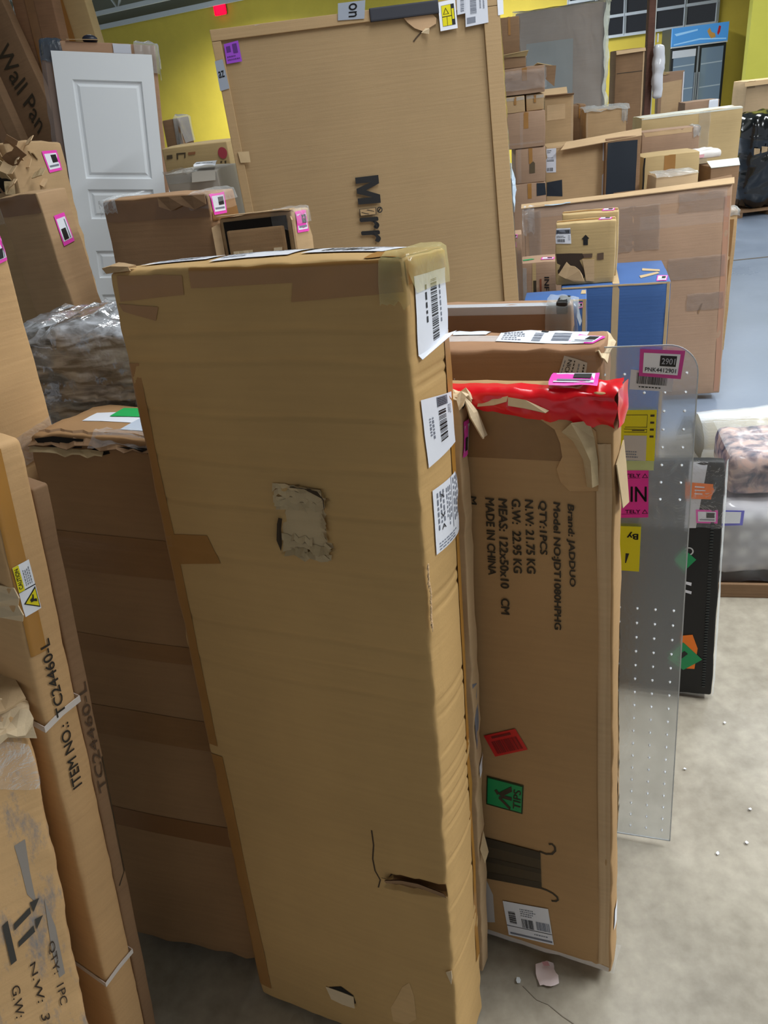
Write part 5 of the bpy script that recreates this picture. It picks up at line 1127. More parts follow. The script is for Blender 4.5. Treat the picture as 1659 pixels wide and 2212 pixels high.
sh = c.label('address_sheet', 'top', [(.075, .085), (.145, .085), (.170, -.02), (.098, -.02)], WHITE, off=.016); sh.bars(.4, .4, .85, .62, 16, seed=2, mat=GREYINK).rect(.1, .42, .28, .62, GREYINK); sh.done()
c.sheet('open_flap', [[(.09, -.006, c.h-.004), (.165, -.006, c.h-.004)], [(.09, -.022, c.h-.03), (.165, -.022, c.h-.03)]], plain('pale_grey_board', (176, 170, 160)), .002)

# ------------------------------------------------------------------ the big mirror carton
class Plane:
    """flat stand for tape and labels that run on past a carton's edge"""
    def __init__(self, c): self.root = c.root
    def surf(self, face, u, v, off=0.0): return Vector((u, -off, v))
mr = Carton('mirror', 'mirror_carton', 'huge flat tan carton lettered Mirr standing at the back with a purple sticker', mat=CBM, r=.004, res=.06, amp=.0012, crumple=.002, bulge=.004)
W_, D_, H_ = mr.w, mr.d, mr.h
BF = card('cardboard_mirror_edge', (172, 144, 106), dirt=.1)
fl, ft, fr_ = .026, .028, .050
for nm, x, z, sx, sz in (('border_flap', -.001, .0, fl, H_-ft-.001), ('border_flap', W_-fr_+.001, 0, fr_, H_-ft-.001), ('border_flap', -.001, H_-ft, W_+.002, ft+.001)):
    box(nm, x, -.008, z, sx, .008, sz, BF, mr.root, .002)
mq = [(0.4231, 1.307), (0.4198, 1.2268), (0.3485, 1.2314), (0.3501, 1.3089)]
mr.poly('front', [bil(mq, a, b) for a, b in ((0, 0), (.30, 0), (.5, .60), (.70, 0), (1, 0), (1, 1), (.77, 1), (.77, .36), (.59, 1), (.41, 1), (.23, .36), (.23, 1), (0, 1))], INK, 'printed_text', off=.007)
mr.text('rr', 'front', [(0.4044, 1.1865), (0.4029, 1.1127), (0.3462, 1.1183), (0.3482, 1.1904)], INK, bold=.02, off=.007)
q_ = [(0.4026, 1.2156), (0.4011, 1.1952), (0.3492, 1.1971), (0.3493, 1.2176)]
pi = mr.label('printed_icon', 'front', q_, INK, off=.0065); pi.rect(.06, .04, .94, .96, BF).up().poly([(.18, .5), (.5, .12), (.56, .12), (.22, .6)], INK).poly([(.45, .88), (.82, .4), (.84, .5), (.52, .9)], INK); pi.done()
a_, b_ = (0.4133, 1.2072)
vs, fs = [], []
for i in range(16):
    a = 2*math.pi*i/16; vs += [mr.surf('front', a_+.006*math.cos(a), b_+.006*math.sin(a), .007), mr.surf('front', a_+.009*math.cos(a), b_+.009*math.sin(a), .007)]; fs.append((2*i, 2*i+1, (2*i+3) % 32, (2*i+2) % 32))
mesh('printed_icon', vs, fs, INK, mr.root); ribbon(mr, 'front', [(a_-.005, b_-.005), (a_+.005, b_+.005)], .003, INK, 'printed_icon')
pu = mr.label('purple_sticker', 'front', [(0.0307, 1.7032), (0.0726, 1.7077), (0.0736, 1.6555), (0.0292, 1.6536)], PURPLE, off=.005); pu.rect(.12, .15, .4, .45, plain('violet_ink', (84, 30, 120), rough=.5)).rect(.55, .1, .85, .55, plain('violet_ink', (84, 30, 120))).lines(.1, .6, .9, .9, 2, plain('violet_ink', (84, 30, 120)), 71); pu.done()
t_ = Label(Plane(mr), 'logo_tape', 'front', [(-0.0033, 1.6631), (0.02, 1.6663), (0.0238, 1.5917), (-0.004, 1.5878)], BTAPE, off=.0105); t_.text('az', .15, .36, .80, .58, INK, bold=.01); t_.done()
t_ = Label(Plane(mr), 'logo_tape', 'front', [(0.3707, 1.7656), (0.4505, 1.7652), (0.4411, 1.7205), (0.364, 1.7241)], BTAPE, off=.0105); t_.text('on', .40, .10, .70, .86, INK, bold=.01, rot=90); t_.done()
mr.label('clear_label', 'front', [(0.1244, 1.7532), (0.1754, 1.7568), (0.17, 1.7427), (0.1269, 1.7394)], plain('blue_white_label', (196, 208, 226)), off=.0095).done()
box('foam_strip', (0.4579, 1.7325)[0], -.014, H_-.030, (0.6625, 1.7224)[0]-(0.4579, 1.7325)[0], .014, .034, FOAM, mr.root, .004)
mr.poly('front', [(0.5532, 1.7154), (0.6058, 1.7261), (0.633, 1.7209), (0.6544, 1.7), (0.6514, 1.6863), (0.6279, 1.677), (0.6091, 1.672), (0.5864, 1.6815), (0.5675, 1.6976)], card('peeled_mirror', (198, 164, 128), dirt=.15), 'peeled_patch', off=.0055, wob=.001)
mr.poly('front', [(0.5644, 1.7166), (0.6067, 1.7329), (0.6616, 1.7387), (0.6579, 1.7066), (0.6504, 1.7144), (0.6333, 1.7232), (0.6234, 1.7219), (0.6102, 1.7279), (0.596, 1.7248)], CBD, 'torn_liner', off=.006)
mr.sheet('torn_flap', [[mr.surf('front', *p, off=.006) for p in ((0.6043, 1.6678), (0.6182, 1.6781))], [mr.surf('front', *p, off=.016) for p in ((0.6246, 1.6609), (0.6276, 1.6747))]], TORNL, .001)
ribbon(mr, 'front', [(0.5796, 1.6493), (0.5891, 1.6577), (0.5999, 1.666), (0.6121, 1.6741)], .004, plain('crack_brown', (70, 52, 34)), 'tear_line')
cl = Label(Plane(mr), 'caution_label', 'front', [(0.6614, 1.7375), (0.7135, 1.7414), (0.7143, 1.6677), (0.6617, 1.6651)], WHITE, off=.0095)
cl.rect(.16, .14, .90, .86, INK).up().rect(.17, .15, .70, .52, YELLOW).rect(.17, .55, .42, .85, YELLOW).rect(.45, .55, .70, .85, YELLOW).rect(.74, .3, .86, .66, YELLOW).poly([(.22, .46), (.40, .22), (.58, .46)], INK).up().poly([(.29, .44), (.40, .28), (.51, .44)], YELLOW); cl.done()
sl = Label(Plane(mr), 'shipping_label', 'front', [(0.7189, 1.7535), (0.7471, 1.7552), (0.7419, 1.7024), (0.7163, 1.7004)], plain('pale_label', (210, 214, 226)), off=.0095); sl.bars(.4, .2, .8, .9, 14, False, seed=2, mat=GREYINK); sl.done()
sl = Label(Plane(mr), 'shipping_label', 'front', [(0.7441, 1.7532), (0.8101, 1.7533), (0.8086, 1.6717), (0.7384, 1.6674)], plain('pale_label', (210, 214, 226)), off=.0100); sl.bars(.22, .15, .5, .66, 22, False, seed=4, mat=GREYINK).rect(.06, .74, .44, .92, GREYINK).lines(.6, .2, .9, .6, 2, GREYINK, 73, True); sl.done()
sl = Label(Plane(mr), 'shipping_label', 'front', [(0.8401, 1.741), (0.8585, 1.7414), (0.8571, 1.6878), (0.8398, 1.6861)], WHITE, off=.0095); sl.done()
mr.sheet('tape_tab', [[mr.surf('front', .012, (-0.0023, 1.4129)[1]+.012, .010), mr.surf('front', .045, (-0.0023, 1.4129)[1]+.010, .010)], [mr.surf('front', .014, (-0.0023, 1.4129)[1]-.018, .012), mr.surf('front', .044, (-0.0023, 1.4129)[1]-.02, .012)]], PTAPE, .0008)
crinkle('clear_tape', mr.root, [[Vector((W_+.003+.004*i, -.006+.02*i, .4+(H_-.42)*j/50)) for i in range(3)] for j in range(51)], FOG, .004, 30, 3)

# ------------------------------------------------------------------ middle ground: large carton, blue cartons, small boxes
lg = Carton('large', 'large_flat_carton', 'large flat pinkish carton with shiny tape standing by the open floor at right', mat=CBP, r=.004, res=.05, amp=.003, crumple=.004, bulge=.004, creases=[('front', 'v', .50, .004, .006)])
W_, D_, H_ = lg.w, lg.d, lg.h
lg.rtape('front', .005, H_-.055, W_-.02, H_-.01, CLEAR); lg.rtape('front', .5, H_-.16, W_-.01, H_-.10, CLEAR)
for (a, b, c_, d_, sd) in ((.42, H_-.25, .62, H_-.05, 3), (.66, H_-.40, W_-.01, H_-.30, 4), (.70, H_-.10, W_-.02, H_-.02, 5), (.02, H_-.30, .08, H_-.02, 6), (.75, .42, W_-.01, .50, 7)):
    crinkle('clear_tape', lg.root, [[lg.surf('front', a+(c_-a)*i/10, b+(d_-b)*j/10, .004) for i in range(11)] for j in range(11)], film('tape_wrinkle', opacity=.04, rough=.1, bscale=12, bump=.9), .004, 40, sd)
lg.sheet('top_flap', [[(-.01, -.006, H_-.006), (W_*.5, -.008, H_-.004), (W_+.005, -.010, H_)], [(-.01, .03, H_+.010), (W_*.5, .03, H_+.010), (W_+.01, .03, H_+.022)]], CBL, .004)
lg.sheet('top_flap', [[(W_*.45, .05, H_+.012), (W_*.8, .06, H_+.004), (W_+.008, .06, H_+.010)], [(W_*.45, .09, H_+.006), (W_*.8, .09, H_+.010), (W_+.008, .09, H_+.03)]], CBD, .004)
lg.label('blue_tape', 'front', [(.10, H_+.006), (.22, H_+.006), (.22, H_-.004), (.10, H_-.004)], plain('pale_blue_tape', (170, 196, 214), rough=.3), off=.011).done()
lg.rtape('front', W_-.03, .01, W_-.006, H_-.05, plain('edge_tape', (170, 128, 104), rough=.35))
lg.poly('front', [(.53, .60), (.55, .57), (.552, .545), (.535, .56)], CBD, 'scuff_mark'); lg.poly('front', [(.805, .40), (.822, .45), (.815, .45), (.80, .41)], CBD, 'scuff_mark')
cornerwrap(lg, 'left', drop=.12, run=.05, mat=WRAP, amp=.006, seed=3)
c = Carton('large2', 'flat_carton', 'tan flat carton just behind the large pinkish carton, poking out at its right', mat=card('cardboard_dun', (170, 138, 98)), r=.004, res=.08, crumple=.006)
cornerwrap(c, 'right', drop=.03, run=.08, mat=FOG, amp=.008, seed=4); c.rtape('front', c.w-.05, .2, c.w-.02, c.h-.05, TAPED)

def bluebox(key, label):
    c = Carton(key, 'blue_carton', label, mat=BLUECB, group='blue printed cartons', r=.004, res=.06, amp=.001, crumple=.002)
    w_, d_, h_ = c.w, c.d, c.h
    c.rtape('front', .0, h_-.008, w_, h_-.001, PTAPE, 'kraft_edge'); c.rtape('front', w_-.014, .02, w_-.002, h_-.002, PTAPE, 'kraft_edge'); c.rtape('right', .002, .02, .02, h_-.01, PTAPE, 'kraft_edge')
    return c
c = bluebox('bluea', 'taller looking blue carton carrying the two arrow marked boxes'); w_, d_, h_ = c.w, c.d, c.h
ua = (0.1864, 0.7579)[0]; ub = (0.2114, 0.7566)[0]
c.rtape('front', ua, .02, ub, h_-.001, PTAPE, 'tape_strip', off=.001); c.rtape('top', ua, .002, ub, d_-.01, PTAPE, off=.001)
c.poly('top', [(0.3062, 0.2165), (0.3684, 0.1837), (0.3657, 0.1537), (0.3034, 0.1782)], PTAPE, 'scuff_mark'); c.poly('top', [(0.2877, 0.0994), (0.3569, 0.1485), (0.3631, 0.1242), (0.2901, 0.0623)], PTAPE, 'scuff_mark'); c.pink('top', [(0.3518, 0.0902), (0.3893, 0.0877), (0.3764, 0.0052), (0.3412, 0.0069)])
c.poly('top', [(0.4012, 0.2614), (0.4213, 0.2556), (0.4134, 0.179), (0.4018, 0.1977)], PTAPE, 'scuff_mark')
c = bluebox('blueb', 'lower blue carton in front of the other blue one, partly behind the silver topped panel')
c.pink('front', [(0.1787, 0.8511), (0.1938, 0.8519), (0.1941, 0.8332), (0.179, 0.8309)]); c.poly('top', [(c.w-.02, .05), (c.w-.002, .05), (c.w-.002, .10), (c.w-.016, .10)], PTAPE, 'scuff_mark')

def arrowbox(key, label, front):
    c = Carton(key, 'arrow_carton', label, mat=CBO, group='small tan cartons on the blue carton', r=.004, res=.02, amp=.001, crumple=.003)
    w_, d_, h_ = c.w, c.d, c.h
    c.rtape('top', .002, d_*.35, w_-.002, d_*.65, TAPE); c.rtape('right', .01, .01, d_-.01, h_-.005, CLEAR)
    c.pink('top', [(w_-.055, d_*.7), (w_-.012, d_*.7), (w_-.018, d_*.2), (w_-.062, d_*.2)])
    return c
arrowbox('arrow2', 'tan carton directly behind the arrow marked one', False)
c = arrowbox('arrow1', 'small tan carton with a black up arrow and torn lower corner on the blue carton', True); w_, d_, h_ = c.w, c.d, c.h
c.poly('front', [(0.1074, 0.1789), (0.1208, 0.1649), (0.1159, 0.1629), (0.1164, 0.1417), (0.0999, 0.1427), (0.099, 0.1624), (0.0937, 0.1644)], INK, 'printed_arrow')
l_ = c.label('shipping_label', 'front', [(-0.0009, 0.2083), (0.0528, 0.2062), (0.0568, 0.1505), (-0.0008, 0.1532)], WHITE); l_.rect(0, .08, 1, .36, GREYINK).up().bars(.08, .12, .92, .32, 26, seed=3).lines(.1, .46, .7, .62, 2, INK, 75).bars(.12, .7, .6, .9, 18, seed=4).lines(.82, .45, .95, .85, 2, GREYINK, 76, True); l_.done()
c.poly('front', [(0.0018, 0.1175), (0.0505, 0.1161), (0.0971, 0.1132), (0.104, 0.0978), (0.0876, 0.0888), (0.1119, 0.0367), (0.1055, 0.0234), (0.0684, 0.0255), (0.0088, 0.046)], plain('tear_dark', (60, 46, 36), rough=.9), 'torn_opening', off=.0012)
pp = [(0.0105, 0.0425), (0.0407, 0.0882), (0.0543, 0.0739), (0.0711, 0.0696), (0.0881, 0.055), (0.0985, 0.0374), (0.1057, 0.0131), (0.0685, 0.0152), (0.0378, 0.0272)]
o = c.poly('front', pp, CBL, 'torn_flap', off=.014, thick=.003, wob=.004)
c.sheet('torn_flap', [[c.surf('front', *p, off=.004) for p in ((0.0975, 0.0915), (0.1407, 0.0888))], [c.surf('front', *p, off=.004) for p in ((0.1124, 0.0127), (0.1427, 0.0093))]], CBL, .002)
c.poly('front', [(0.15, 0.1098), (0.1729, 0.1117), (0.1737, 0.0868), (0.1507, 0.0866)], plain('print_box', (96, 76, 60), rough=.6)); c.poly('front', [(0.0971, 0.1115), (0.1335, 0.1109), (0.1322, 0.096), (0.1041, 0.0961)], plain('print_box', (96, 76, 60)))

c = Carton('infi', 'lettered_carton', 'small brown carton lettered INF on its side, left of the blue carton', mat=CBP, r=.003, res=.05, crumple=.002)
c.text('INF', 'front', [(0.111, 0.7728), (0.1108, 0.7165), (0.0915, 0.7179), (0.0918, 0.7742)], INK, bold=.016); c.text('mini', 'front', [(0.0803, 0.7713), (0.0799, 0.7227), (0.0702, 0.7234), (0.0707, 0.772)], plain('red_brown_ink', (130, 70, 44)), bold=.0) if False else None
c.rtape('front', (0.0418, 0.7742)[0], .3, (0.0572, 0.773)[0], c.h-.002, CBO, 'tape_strip'); c.rtape('front', .002, .3, .018, c.h-.02, FOG)
c.poly('front', [(.045, c.h-.075), (.058, c.h-.075), (.058, c.h-.14), (.045, c.h-.14)], BROWNINK, 'printed_mark'); c.poly('front', [(.072, c.h-.07), (.080, c.h-.07), (.080, c.h-.13), (.072, c.h-.13)], plain('red_brown_ink', (130, 70, 44), rough=.6))
c.poly('top', [(.004, .06), (.04, .065), (.055, .05), (.03, .04), (.006, .04)], GREEN, 'green_sticker'); c.pink('top', [(.085, .07), (.138, .07), (.132, .03), (.078, .03)])
c = Carton('thinpink', 'thin_carton', 'thin carton beside the mirror carton with two small pink stickers', mat=CBP, r=.003, res=.05, crumple=.003)
c.pink('front', [(0.0146, 0.9892), (0.0398, 0.9889), (0.0394, 0.9732), (0.0142, 0.9734)]); c.pink('front', [(0.0138, 0.9576), (0.0337, 0.9578), (0.035, 0.9382), (0.0151, 0.938)]); c.rtape('front', c.w-.016, .2, c.w-.003, c.h-.01, CLEAR); c.poly('front', [(0.0189, 0.8731), (0.0281, 0.8742), (0.0289, 0.8322), (0.0216, 0.8328)], CBD, 'scuff_mark')
MZ_ = (0.8324, 1.1353)[1]
crinkle('bunched_wrap', mr.root, [[Vector((mr.w+.006+.020*math.sin(3.1*j/16)*math.sin(3.1*i/5), -.004+.05*i/5, MZ_+.15*(1-j/16))) for i in range(6)] for j in range(17)], film('blue_wrap', tint=(196, 216, 236), opacity=.5, rough=.12, bscale=20), .006, 40, 5)
# ------------------------------------------------------------------ the pile at the back
G = 'cartons stacked at the back right'
def pile(key, name, label, mat=CB, tape=True, cat='box', r=.004, grp=G):
    c = Carton(key, name, label, cat, mat=mat, group=grp, r=r, res=.08, amp=.002, crumple=.004)
    if tape: c.rtape('front', c.w*.44, c.h-min(.08, c.h*.5), c.w*.56, c.h-.002, TAPE); c.rtape('top', c.w*.44, .004, c.w*.56, c.d-.004, TAPE)
    return c
c = pile('b8', 'stacked_carton', 'lowest carton of the tall stack beside the mirror carton', CBP); c.poly('front', [(c.w-.05, c.h-.07), (c.w-.002, c.h-.07), (c.w-.002, c.h-.004), (c.w-.05, c.h-.004)], NAVY, 'black_panel')
c = pile('b7', 'stacked_carton', 'second carton from the bottom of the tall stack, with a small brown print', CBP); c.poly('front', [(.075, .05), (.105, .05), (.105, .10), (.095, .11), (.075, .095)], BROWNINK2); c.rtape('front', .01, .0, .03, c.h, CLEAR)
c = pile('b6', 'stacked_carton', 'third carton from the bottom of the tall stack, strapped with clear tape', CBP); c.rtape('front', .07, .0, .085, c.h, CLEAR, off=.001); c.rtape('front', .0, .02, c.w, .03, CLEAR)
c = pile('b4', 'stacked_carton', 'left of the two small cartons under the wrapped carton in the tall stack', CB); c.rtape('front', 0, c.h-.02, c.w, c.h-.004, FOG)
c = pile('b5', 'stacked_carton', 'right of the two small cartons under the wrapped carton in the tall stack', CB); c.rtape('front', 0, c.h-.02, c.w, c.h-.004, FOG)
c = pile('b3', 'stacked_carton', 'plastic wrapped carton with flaps bent out at right, high in the tall stack', CBP); crinkle('plastic_wrap', c.root, [[Vector((-.005+(c.w+.01)*i/14, -.012, .02+c.h*.75*j/8)) for i in range(15)] for j in range(9)], WRAP, .007, 40, 3)
c.sheet('open_flap', [[(c.w, 0, .06), (c.w, .0, c.h-.004)], [(c.w+.045, -.01, .02), (c.w+.055, -.005, c.h-.01)]], CBD, .003); c.sheet('open_flap', [[(c.w, .02, c.h), (c.w-.06, .02, c.h)], [(c.w+.05, .02, c.h-.012), (c.w-.04, .0, c.h+.012)]], CBO, .003)
c = pile('b2', 'stacked_carton', 'flat carton just below the top carton of the tall stack', CBD, False); c.sheet('open_flap', [[(.0, -.004, c.h), (c.w, -.004, c.h-.006)], [(.0, -.02, c.h+.010), (c.w+.01, -.02, c.h+.018)]], CBO, .003)
c.rtape('right', .01, .0, .05, c.h-.004, WHITE)
c = pile('b1', 'stacked_carton', 'topmost carton of the tall stack beside the mirror carton', CBD)
crinkle('plastic_wrap', c.root, [[Vector((c.w+.004, .0+.02*i, c.h*(1-j/8))) for i in range(6)] for j in range(9)], FOG, .005, 30, 4)
c = pile('b9', 'open_top_carton', 'tan carton with open top flaps and a paler square, right of the tall stack', CB, False); c.poly('front', [(.012, c.h-.13), (c.w-.05, c.h-.13), (c.w-.05, c.h-.045), (.012, c.h-.045)], CBL, 'pale_patch')
c.sheet('open_flap', [[(.0, .0, c.h-.002), (c.w, .0, c.h-.002)], [(.0, -.03, c.h+.012), (c.w, -.03, c.h+.006)]], CBD, .003); c.sheet('open_flap', [[(.0, c.d, c.h), (c.w, c.d, c.h)], [(-.01, c.d+.04, c.h+.035), (c.w, c.d+.04, c.h+.035)]], CBL, .003); c.rtape('front', c.w-.014, .8, c.w-.003, c.h-.02, CLEAR)
pile('b10', 'narrow_carton', 'narrow brown carton left of the plastic topped carton', CBD)
c = pile('b11', 'wrapped_carton', 'carton with foggy plastic over its top, below the wrapped mattress', CB, False); crinkle('plastic_wrap', c.root, [[Vector((-.01+(c.w+.03)*i/14, -.012+(c.d+.01)*j/6, c.h+.012-.02*(j == 0)+.01*noise.noise(Vector((i*.5, j, 2))))) for i in range(15)] for j in range(7)], FOG, .008, 22, 3); c.rtape('front', 0, 1.0, .012, c.h-.004, CLEAR)
cornerwrap(c, 'right', drop=.08, run=.03, mat=FOG, amp=.006, seed=4)
c = Carton('b12', 'wrapped_mattress', 'tall panel in foggy plastic with a grey centre at the back', 'mattress', mat=card('board_mauve', (186, 166, 150), dirt=.2), group=None, r=.006, res=.08, amp=.003, crumple=.003)
c.poly('front', [(.075, .9), (.40, .9), (.40, c.h-.19), (.075, c.h-.19)], plain('grey_centre', (176, 184, 186), rough=.5), 'grey_centre', off=.002)
crinkle('plastic_wrap', c.root, [[Vector((-.02+(c.w+.04)*i/30, -.02, .75+(c.h-.74)*j/40)) for i in range(31)] for j in range(41)], film('mattress_wrap', tint=(222, 226, 226), opacity=.24, rough=.14, bscale=5, bump=.7, stretch=(2.5, 2, .7)), .014, 7, 4)
crinkle('plastic_wrap', c.root, [[Vector((c.w+.012+.02*noise.noise(Vector((j*.3, i, 1))), -.02+(c.d+.05)*i/8, .75+(c.h-.74)*j/40)) for i in range(9)] for j in range(41)], film('milky_wrap', tint=(216, 222, 214), opacity=.6, rough=.2, bscale=8, stretch=(3, 3, .6)), .012, 9, 6)
crinkle('plastic_wrap', c.root, [[Vector((-.02+(c.w+.05)*i/20, -.02+(c.d+.04)*j/5, c.h+.008)) for i in range(21)] for j in range(6)], film('milky_wrap', opacity=.6), .006, 12, 7)
c = pile('b14', 'tall_flat_carton', 'tall flat brown carton right of the wrapped mattress, left of the rusty column', CBD, False); c.rtape('front', .01, c.h-.16, c.w-.01, c.h-.155, BROWNINK); c.rtape('front', c.w-.014, .8, c.w-.004, c.h-.01, CBL); c.sheet('open_flap', [[(.0, -.003, c.h-.004), (c.w, -.003, c.h-.004)], [(.0, -.02, c.h-.03), (c.w, -.02, c.h-.025)]], CBL, .003)
c = pile('b15', 'flat_carton', 'flat tan carton with paler face leaning before the drinks cooler', CBP, False); c.poly('front', [(.03, .4), (c.w-.02, .4), (c.w-.02, c.h-.07), (.03, c.h-.08)], CBL, 'pale_patch'); c.rtape('front', c.w-.012, .6, c.w-.002, c.h-.01, WHITE); c.sheet('torn_flap', [[(.01, -.004, c.h-.01), (.05, -.006, c.h-.02)], [(.03, -.01, c.h+.01), (.09, -.01, c.h-.01)]], CBO, .003)
c = pile('b16', 'low_carton', 'low carton with a white paper on its corner at the foot of the cooler', CBP, False); c.label('shipping_label', 'front', [(c.w-.09, c.h+.02), (c.w-.01, c.h+.025), (c.w-.01, c.h-.09), (c.w-.09, c.h-.08)], WHITE, off=.004).done()
c = pile('b17', 'wide_carton', 'wide carton with a pale top edge below the drinks cooler', CBO, False); c.rtape('top', .0, .0, c.w, c.d*.9, plain('white_board', (220, 220, 206), rough=.5), 'white_board'); c.rtape('front', .0, c.h-.012, c.w, c.h-.001, plain('white_board', (220, 220, 206)), 'white_board'); crinkle('clear_tape', c.root, [[c.surf('front', .40+.08*i/4, c.h-.36+.36*j/12, .004) for i in range(5)] for j in range(13)], WRAP, .004, 26, 3)
c = pile('b18', 'flat_carton', 'flat carton leaning against the wide carton below the cooler', CBP, False); c.rtape('front', .0, c.h-.03, c.w-.05, c.h-.004, CBL); cornerwrap(c, 'right', drop=.06, run=.04, mat=FOG, amp=.008, seed=5)
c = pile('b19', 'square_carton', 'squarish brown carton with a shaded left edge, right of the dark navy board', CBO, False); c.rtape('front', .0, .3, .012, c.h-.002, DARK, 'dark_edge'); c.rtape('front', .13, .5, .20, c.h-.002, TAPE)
c = pile('b20', 'small_carton', 'small carton with plastic over its top, before the squarish brown carton', CBL, False); crinkle('plastic_wrap', c.root, [[Vector((.0+c.w*i/12, -.012+c.d*j/6, c.h+.012-.016*(j == 0))) for i in range(13)] for j in range(7)], FOG, .008, 28, 3)
c = pile('b21', 'small_carton', 'small dark carton with an open pale flap at the right end of the pile', CBD, False); c.sheet('open_flap', [[(.0, -.004, c.h-.004), (c.w, -.004, c.h-.004)], [(-.01, .06, c.h+.03), (c.w+.01, .06, c.h+.03)]], plain('white_board', (220, 220, 206)), .004)
x, y, z = (2.2191, 5.3, 0.9356)
pkx = empty('wrapped_packet', Matrix.Translation((x, y, P['b21'][8]+.035)), 'white packet in plastic on the small dark carton, right of the squarish one', 'packet')
lump('packet', None, .22, .16, .05, plain('packet_white', (222, 218, 214), rough=.35, coat=.4), pkx, res=.02, amp=.010, freq=12, r=.02, seed=6)
mesh('print', [(.03, -.006, .012), (.10, -.006, .012), (.10, -.006, .03), (.03, -.006, .03)], [(0, 1, 2, 3)], plain('pink_print', (226, 170, 180), rough=.5), pkx)
c = pile('b23', 'labelled_carton', 'tan carton with a white label and silver tape, below the plastic topped carton', CB, False)
l_ = c.label('shipping_label', 'front', [(0.0002, 1.1152), (0.0599, 1.1116), (0.0601, 0.9789), (-0.0004, 0.9824)], plain('pale_label', (210, 214, 226))); l_.lines(.1, .05, .6, .2, 2, INK, 77).lines(.1, .35, .9, .5, 2, GREYINK, 78).rect(.1, .5, .8, .53, INK).bars(.1, .8, .7, .95, 12, seed=3); l_.done()
c.rtape('front', c.w-.022, .5, c.w-.004, c.h-.004, SILVER, 'silver_tape'); c.rtape('front', .0, c.h-.014, c.w, c.h-.002, CBL); c.poly('front', [(0.0049, 0.9272), (0.0961, 0.9338), (0.0994, 0.8387), (0.0045, 0.848)], NAVY, 'black_panel')
c = pile('b24', 'dark_panel', 'dark navy board in a brown open carton beside the labelled carton', CBD, False); c.tape('front', [(.010, c.h-.022), (c.w-.022, c.h-.022), (c.w-.026, .3), (.006, .3)], NAVY, 'navy_board', off=.005, n=16)
c.sheet('open_flap', [[(-.26, -.002, c.h-.035), (c.w, -.002, c.h-.004)], [(-.22, .06, c.h+.0), (c.w+.01, .06, c.h+.03)]], CBL, .004)
bgx = empty('plastic_bag', Matrix.Translation((2.5553, 6.9, 1.2122)) , 'white plastic bag hanging on the rusty column', 'bag')
lump('bag', None, .085, .06, .38, plain('bag_white', (214, 216, 224), rough=.3, coat=.4), bgx, res=.02, amp=.018, freq=10, r=.028, seed=8)
box('bag_handle', .02, .02, .395, .012, .012, .06, plain('bag_white', (228, 230, 238)), bgx, .004)
# far right corner
c = pile('b26', 'tall_light_carton', 'pale tan tall carton against the yellow wall at the far right edge', CBL, False, grp=None); c.rtape('front', .0, c.h-.07, .09, c.h+.0, CBM); c.sheet('open_flap', [[(-.03, -.004, c.h-.01), (c.w, -.004, c.h-.004)], [(-.03, -.03, c.h-.05), (c.w, -.03, c.h-.045)]], CBM, .004)
x, y, z = (3.8008, 7.7, 0.8424); x2, y2, z2 = (3.9279, 7.7, 1.1665)
tu = empty('cardboard_tube', Matrix.Identity(4), 'pale leaning tube above the black wrapped bundle at the right edge', 'tube')
dv = Vector((x2-x, 0, z2-z)); p1 = Vector((x, 7.7, z)); p0 = p1 - dv*(z/dv.z)*1.0
p0 = Vector((x, 7.2, .62)); p2 = Vector((x+dv.x*2.2, 7.9, z+dv.z*2.2))
bm = bmesh.new(); L_ = (p2-p0).length; bmesh.ops.create_cone(bm, cap_ends=True, segments=16, radius1=.045, radius2=.045, depth=L_, matrix=Matrix.Translation((p0+p2)/2) @ (p2-p0).to_track_quat('Z', 'Y').to_matrix().to_4x4()); bmobj('tube', bm, plain('tube_pale', (222, 208, 190), rough=.5), tu, True)
bm = bmesh.new(); bmesh.ops.create_cone(bm, cap_ends=True, segments=16, radius1=.047, radius2=.047, depth=.03, matrix=Matrix.Translation(p0+(p2-p0)*.02) @ (p2-p0).to_track_quat('Z', 'Y').to_matrix().to_4x4()); bmobj('tube_cap', bm, WHITE, tu, True)
x, y, z = (3.9284, 8.0, 0.1285)
bk = empty('wrapped_bundle', Matrix.Translation((x, 8.0, .06)), 'bundle in shiny black plastic on a low brown pallet at the right edge', 'bundle')
y = 8.75
lump('contents', None, .62, .55, .86, plain('black_film', (18, 22, 26), rough=.16, coat=.6), bk, res=.03, amp=.03, freq=7, r=.13, seed=4, ridges=.01, rdir=(.2, 0, 1))
for i in range(6):
    rd = random.Random(i); a = Vector((.05+.08*i, -.02-.02*rd.random(), .45+.08*rd.random())); mesh('tan_slat_end', [a, a+Vector((.05, -.01, .01)), a+Vector((.055, .0, .05)), a+Vector((.0, .01, .06))], [(0, 1, 2, 3)], CBL, bk)
bp = empty('pallet', Matrix.Translation((x-.08, y-.8, 0)), 'low brown pallet under the black wrapped bundle', 'pallet')
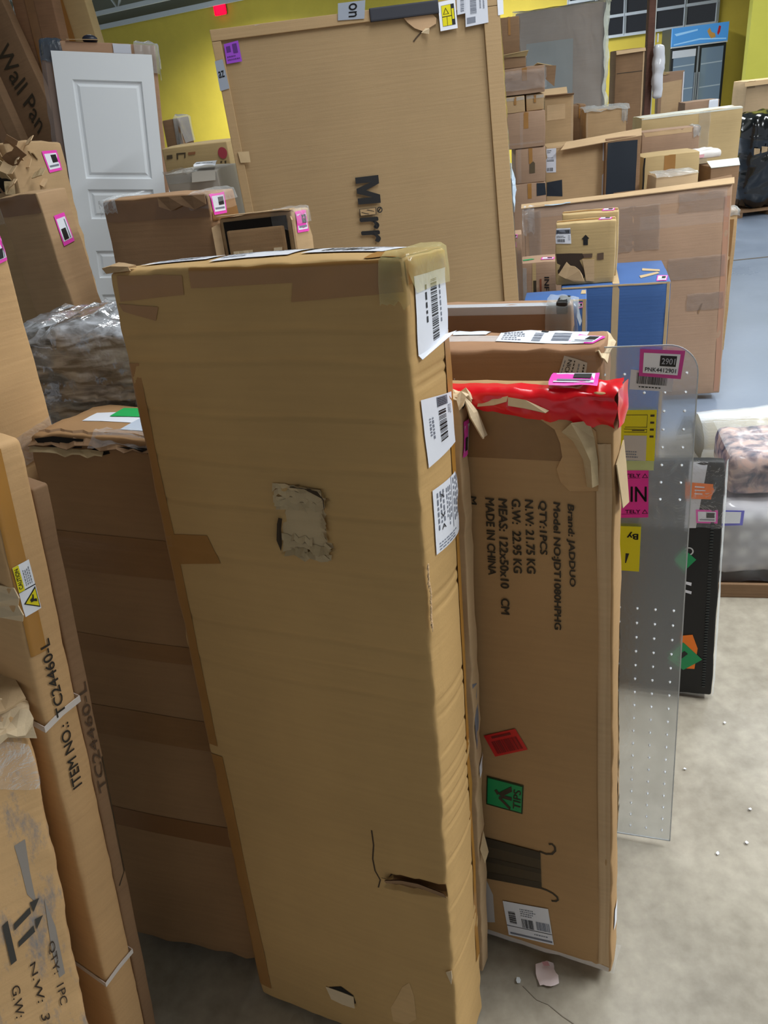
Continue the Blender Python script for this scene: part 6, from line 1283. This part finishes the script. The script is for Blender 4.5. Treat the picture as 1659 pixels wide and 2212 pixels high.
for k in range(5): box('board', .0, .13*k, .045, .75, .10, .013, CBD, bp, .002)
for k in range(3): box('runner', .02+.32*k, .0, .0, .06, .62, .044, CBD, bp, .002)

# ------------------------------------------------------------------ litter on the floor
rd = random.Random(3)
x, y = (0.2075, 0.8645)
sc = empty('paper_scrap', Matrix.Translation((x, y, .003)), 'torn pinkish white paper scrap on the floor by the red taped carton', 'paper')
rows = [[Vector((-.018+.036*i/5, -.022+.044*j/6, .002+.006*abs(noise.noise(Vector((i*.8, j*.8, 2)))))) for i in range(6)] for j in range(7)]
o = crinkle('scrap', sc, rows, plain('scrap_paper', (232, 214, 214), rough=.5), .006, 60, 3)
mesh('pink_corner', [(-.004, .012, .012), (.008, .010, .012), (.006, .020, .011), (-.006, .02, .012)], [(0, 1, 2, 3)], plain('pink_print', (226, 170, 180)), sc)
for i, (px, py, lb_) in enumerate((((0.1498, 0.8607)[0], (0.1498, 0.8607)[1], 'tiny clear plastic bit on the floor left of the paper scrap'), ((0.8219, 1.4486)[0], (0.8219, 1.4486)[1], 'small white chip on the open floor beyond the mat'), ((0.7124, 1.0964)[0], (0.7124, 1.0964)[1], 'white chip near the right edge on the open floor'),
                              ((0.6402, 1.0792)[0], (0.6402, 1.0792)[1], 'small pale fleck on the floor right of the mat foot'), ((0.6639, 1.3161)[0], (0.6639, 1.3161)[1], 'pale fleck on the floor beside the mat edge'), ((0.7607, 1.1799)[0], (0.7607, 1.1799)[1], 'pale sliver on the floor near the right edge'))):
    s = .004 if i else .007
    pts = [Vector((px+s*math.cos(a)*rd.uniform(.5, 1.2), py+s*math.sin(a)*rd.uniform(.5, 1.2), .002+.002*rd.random())) for a in [k*math.pi/3 for k in range(6)]]
    top_ = [p+Vector((0, 0, .0015)) for p in pts]
    o = mesh('litter_chip', pts+top_, [tuple(range(6, 12)), tuple(range(5, -1, -1))]+[(k, (k+1) % 6, 6+(k+1) % 6, 6+k) for k in range(6)], WHITE if i else plain('clear_bit', (220, 226, 230), rough=.1))
    tag(o, lb_, 'litter', 'chips of litter on the floor')
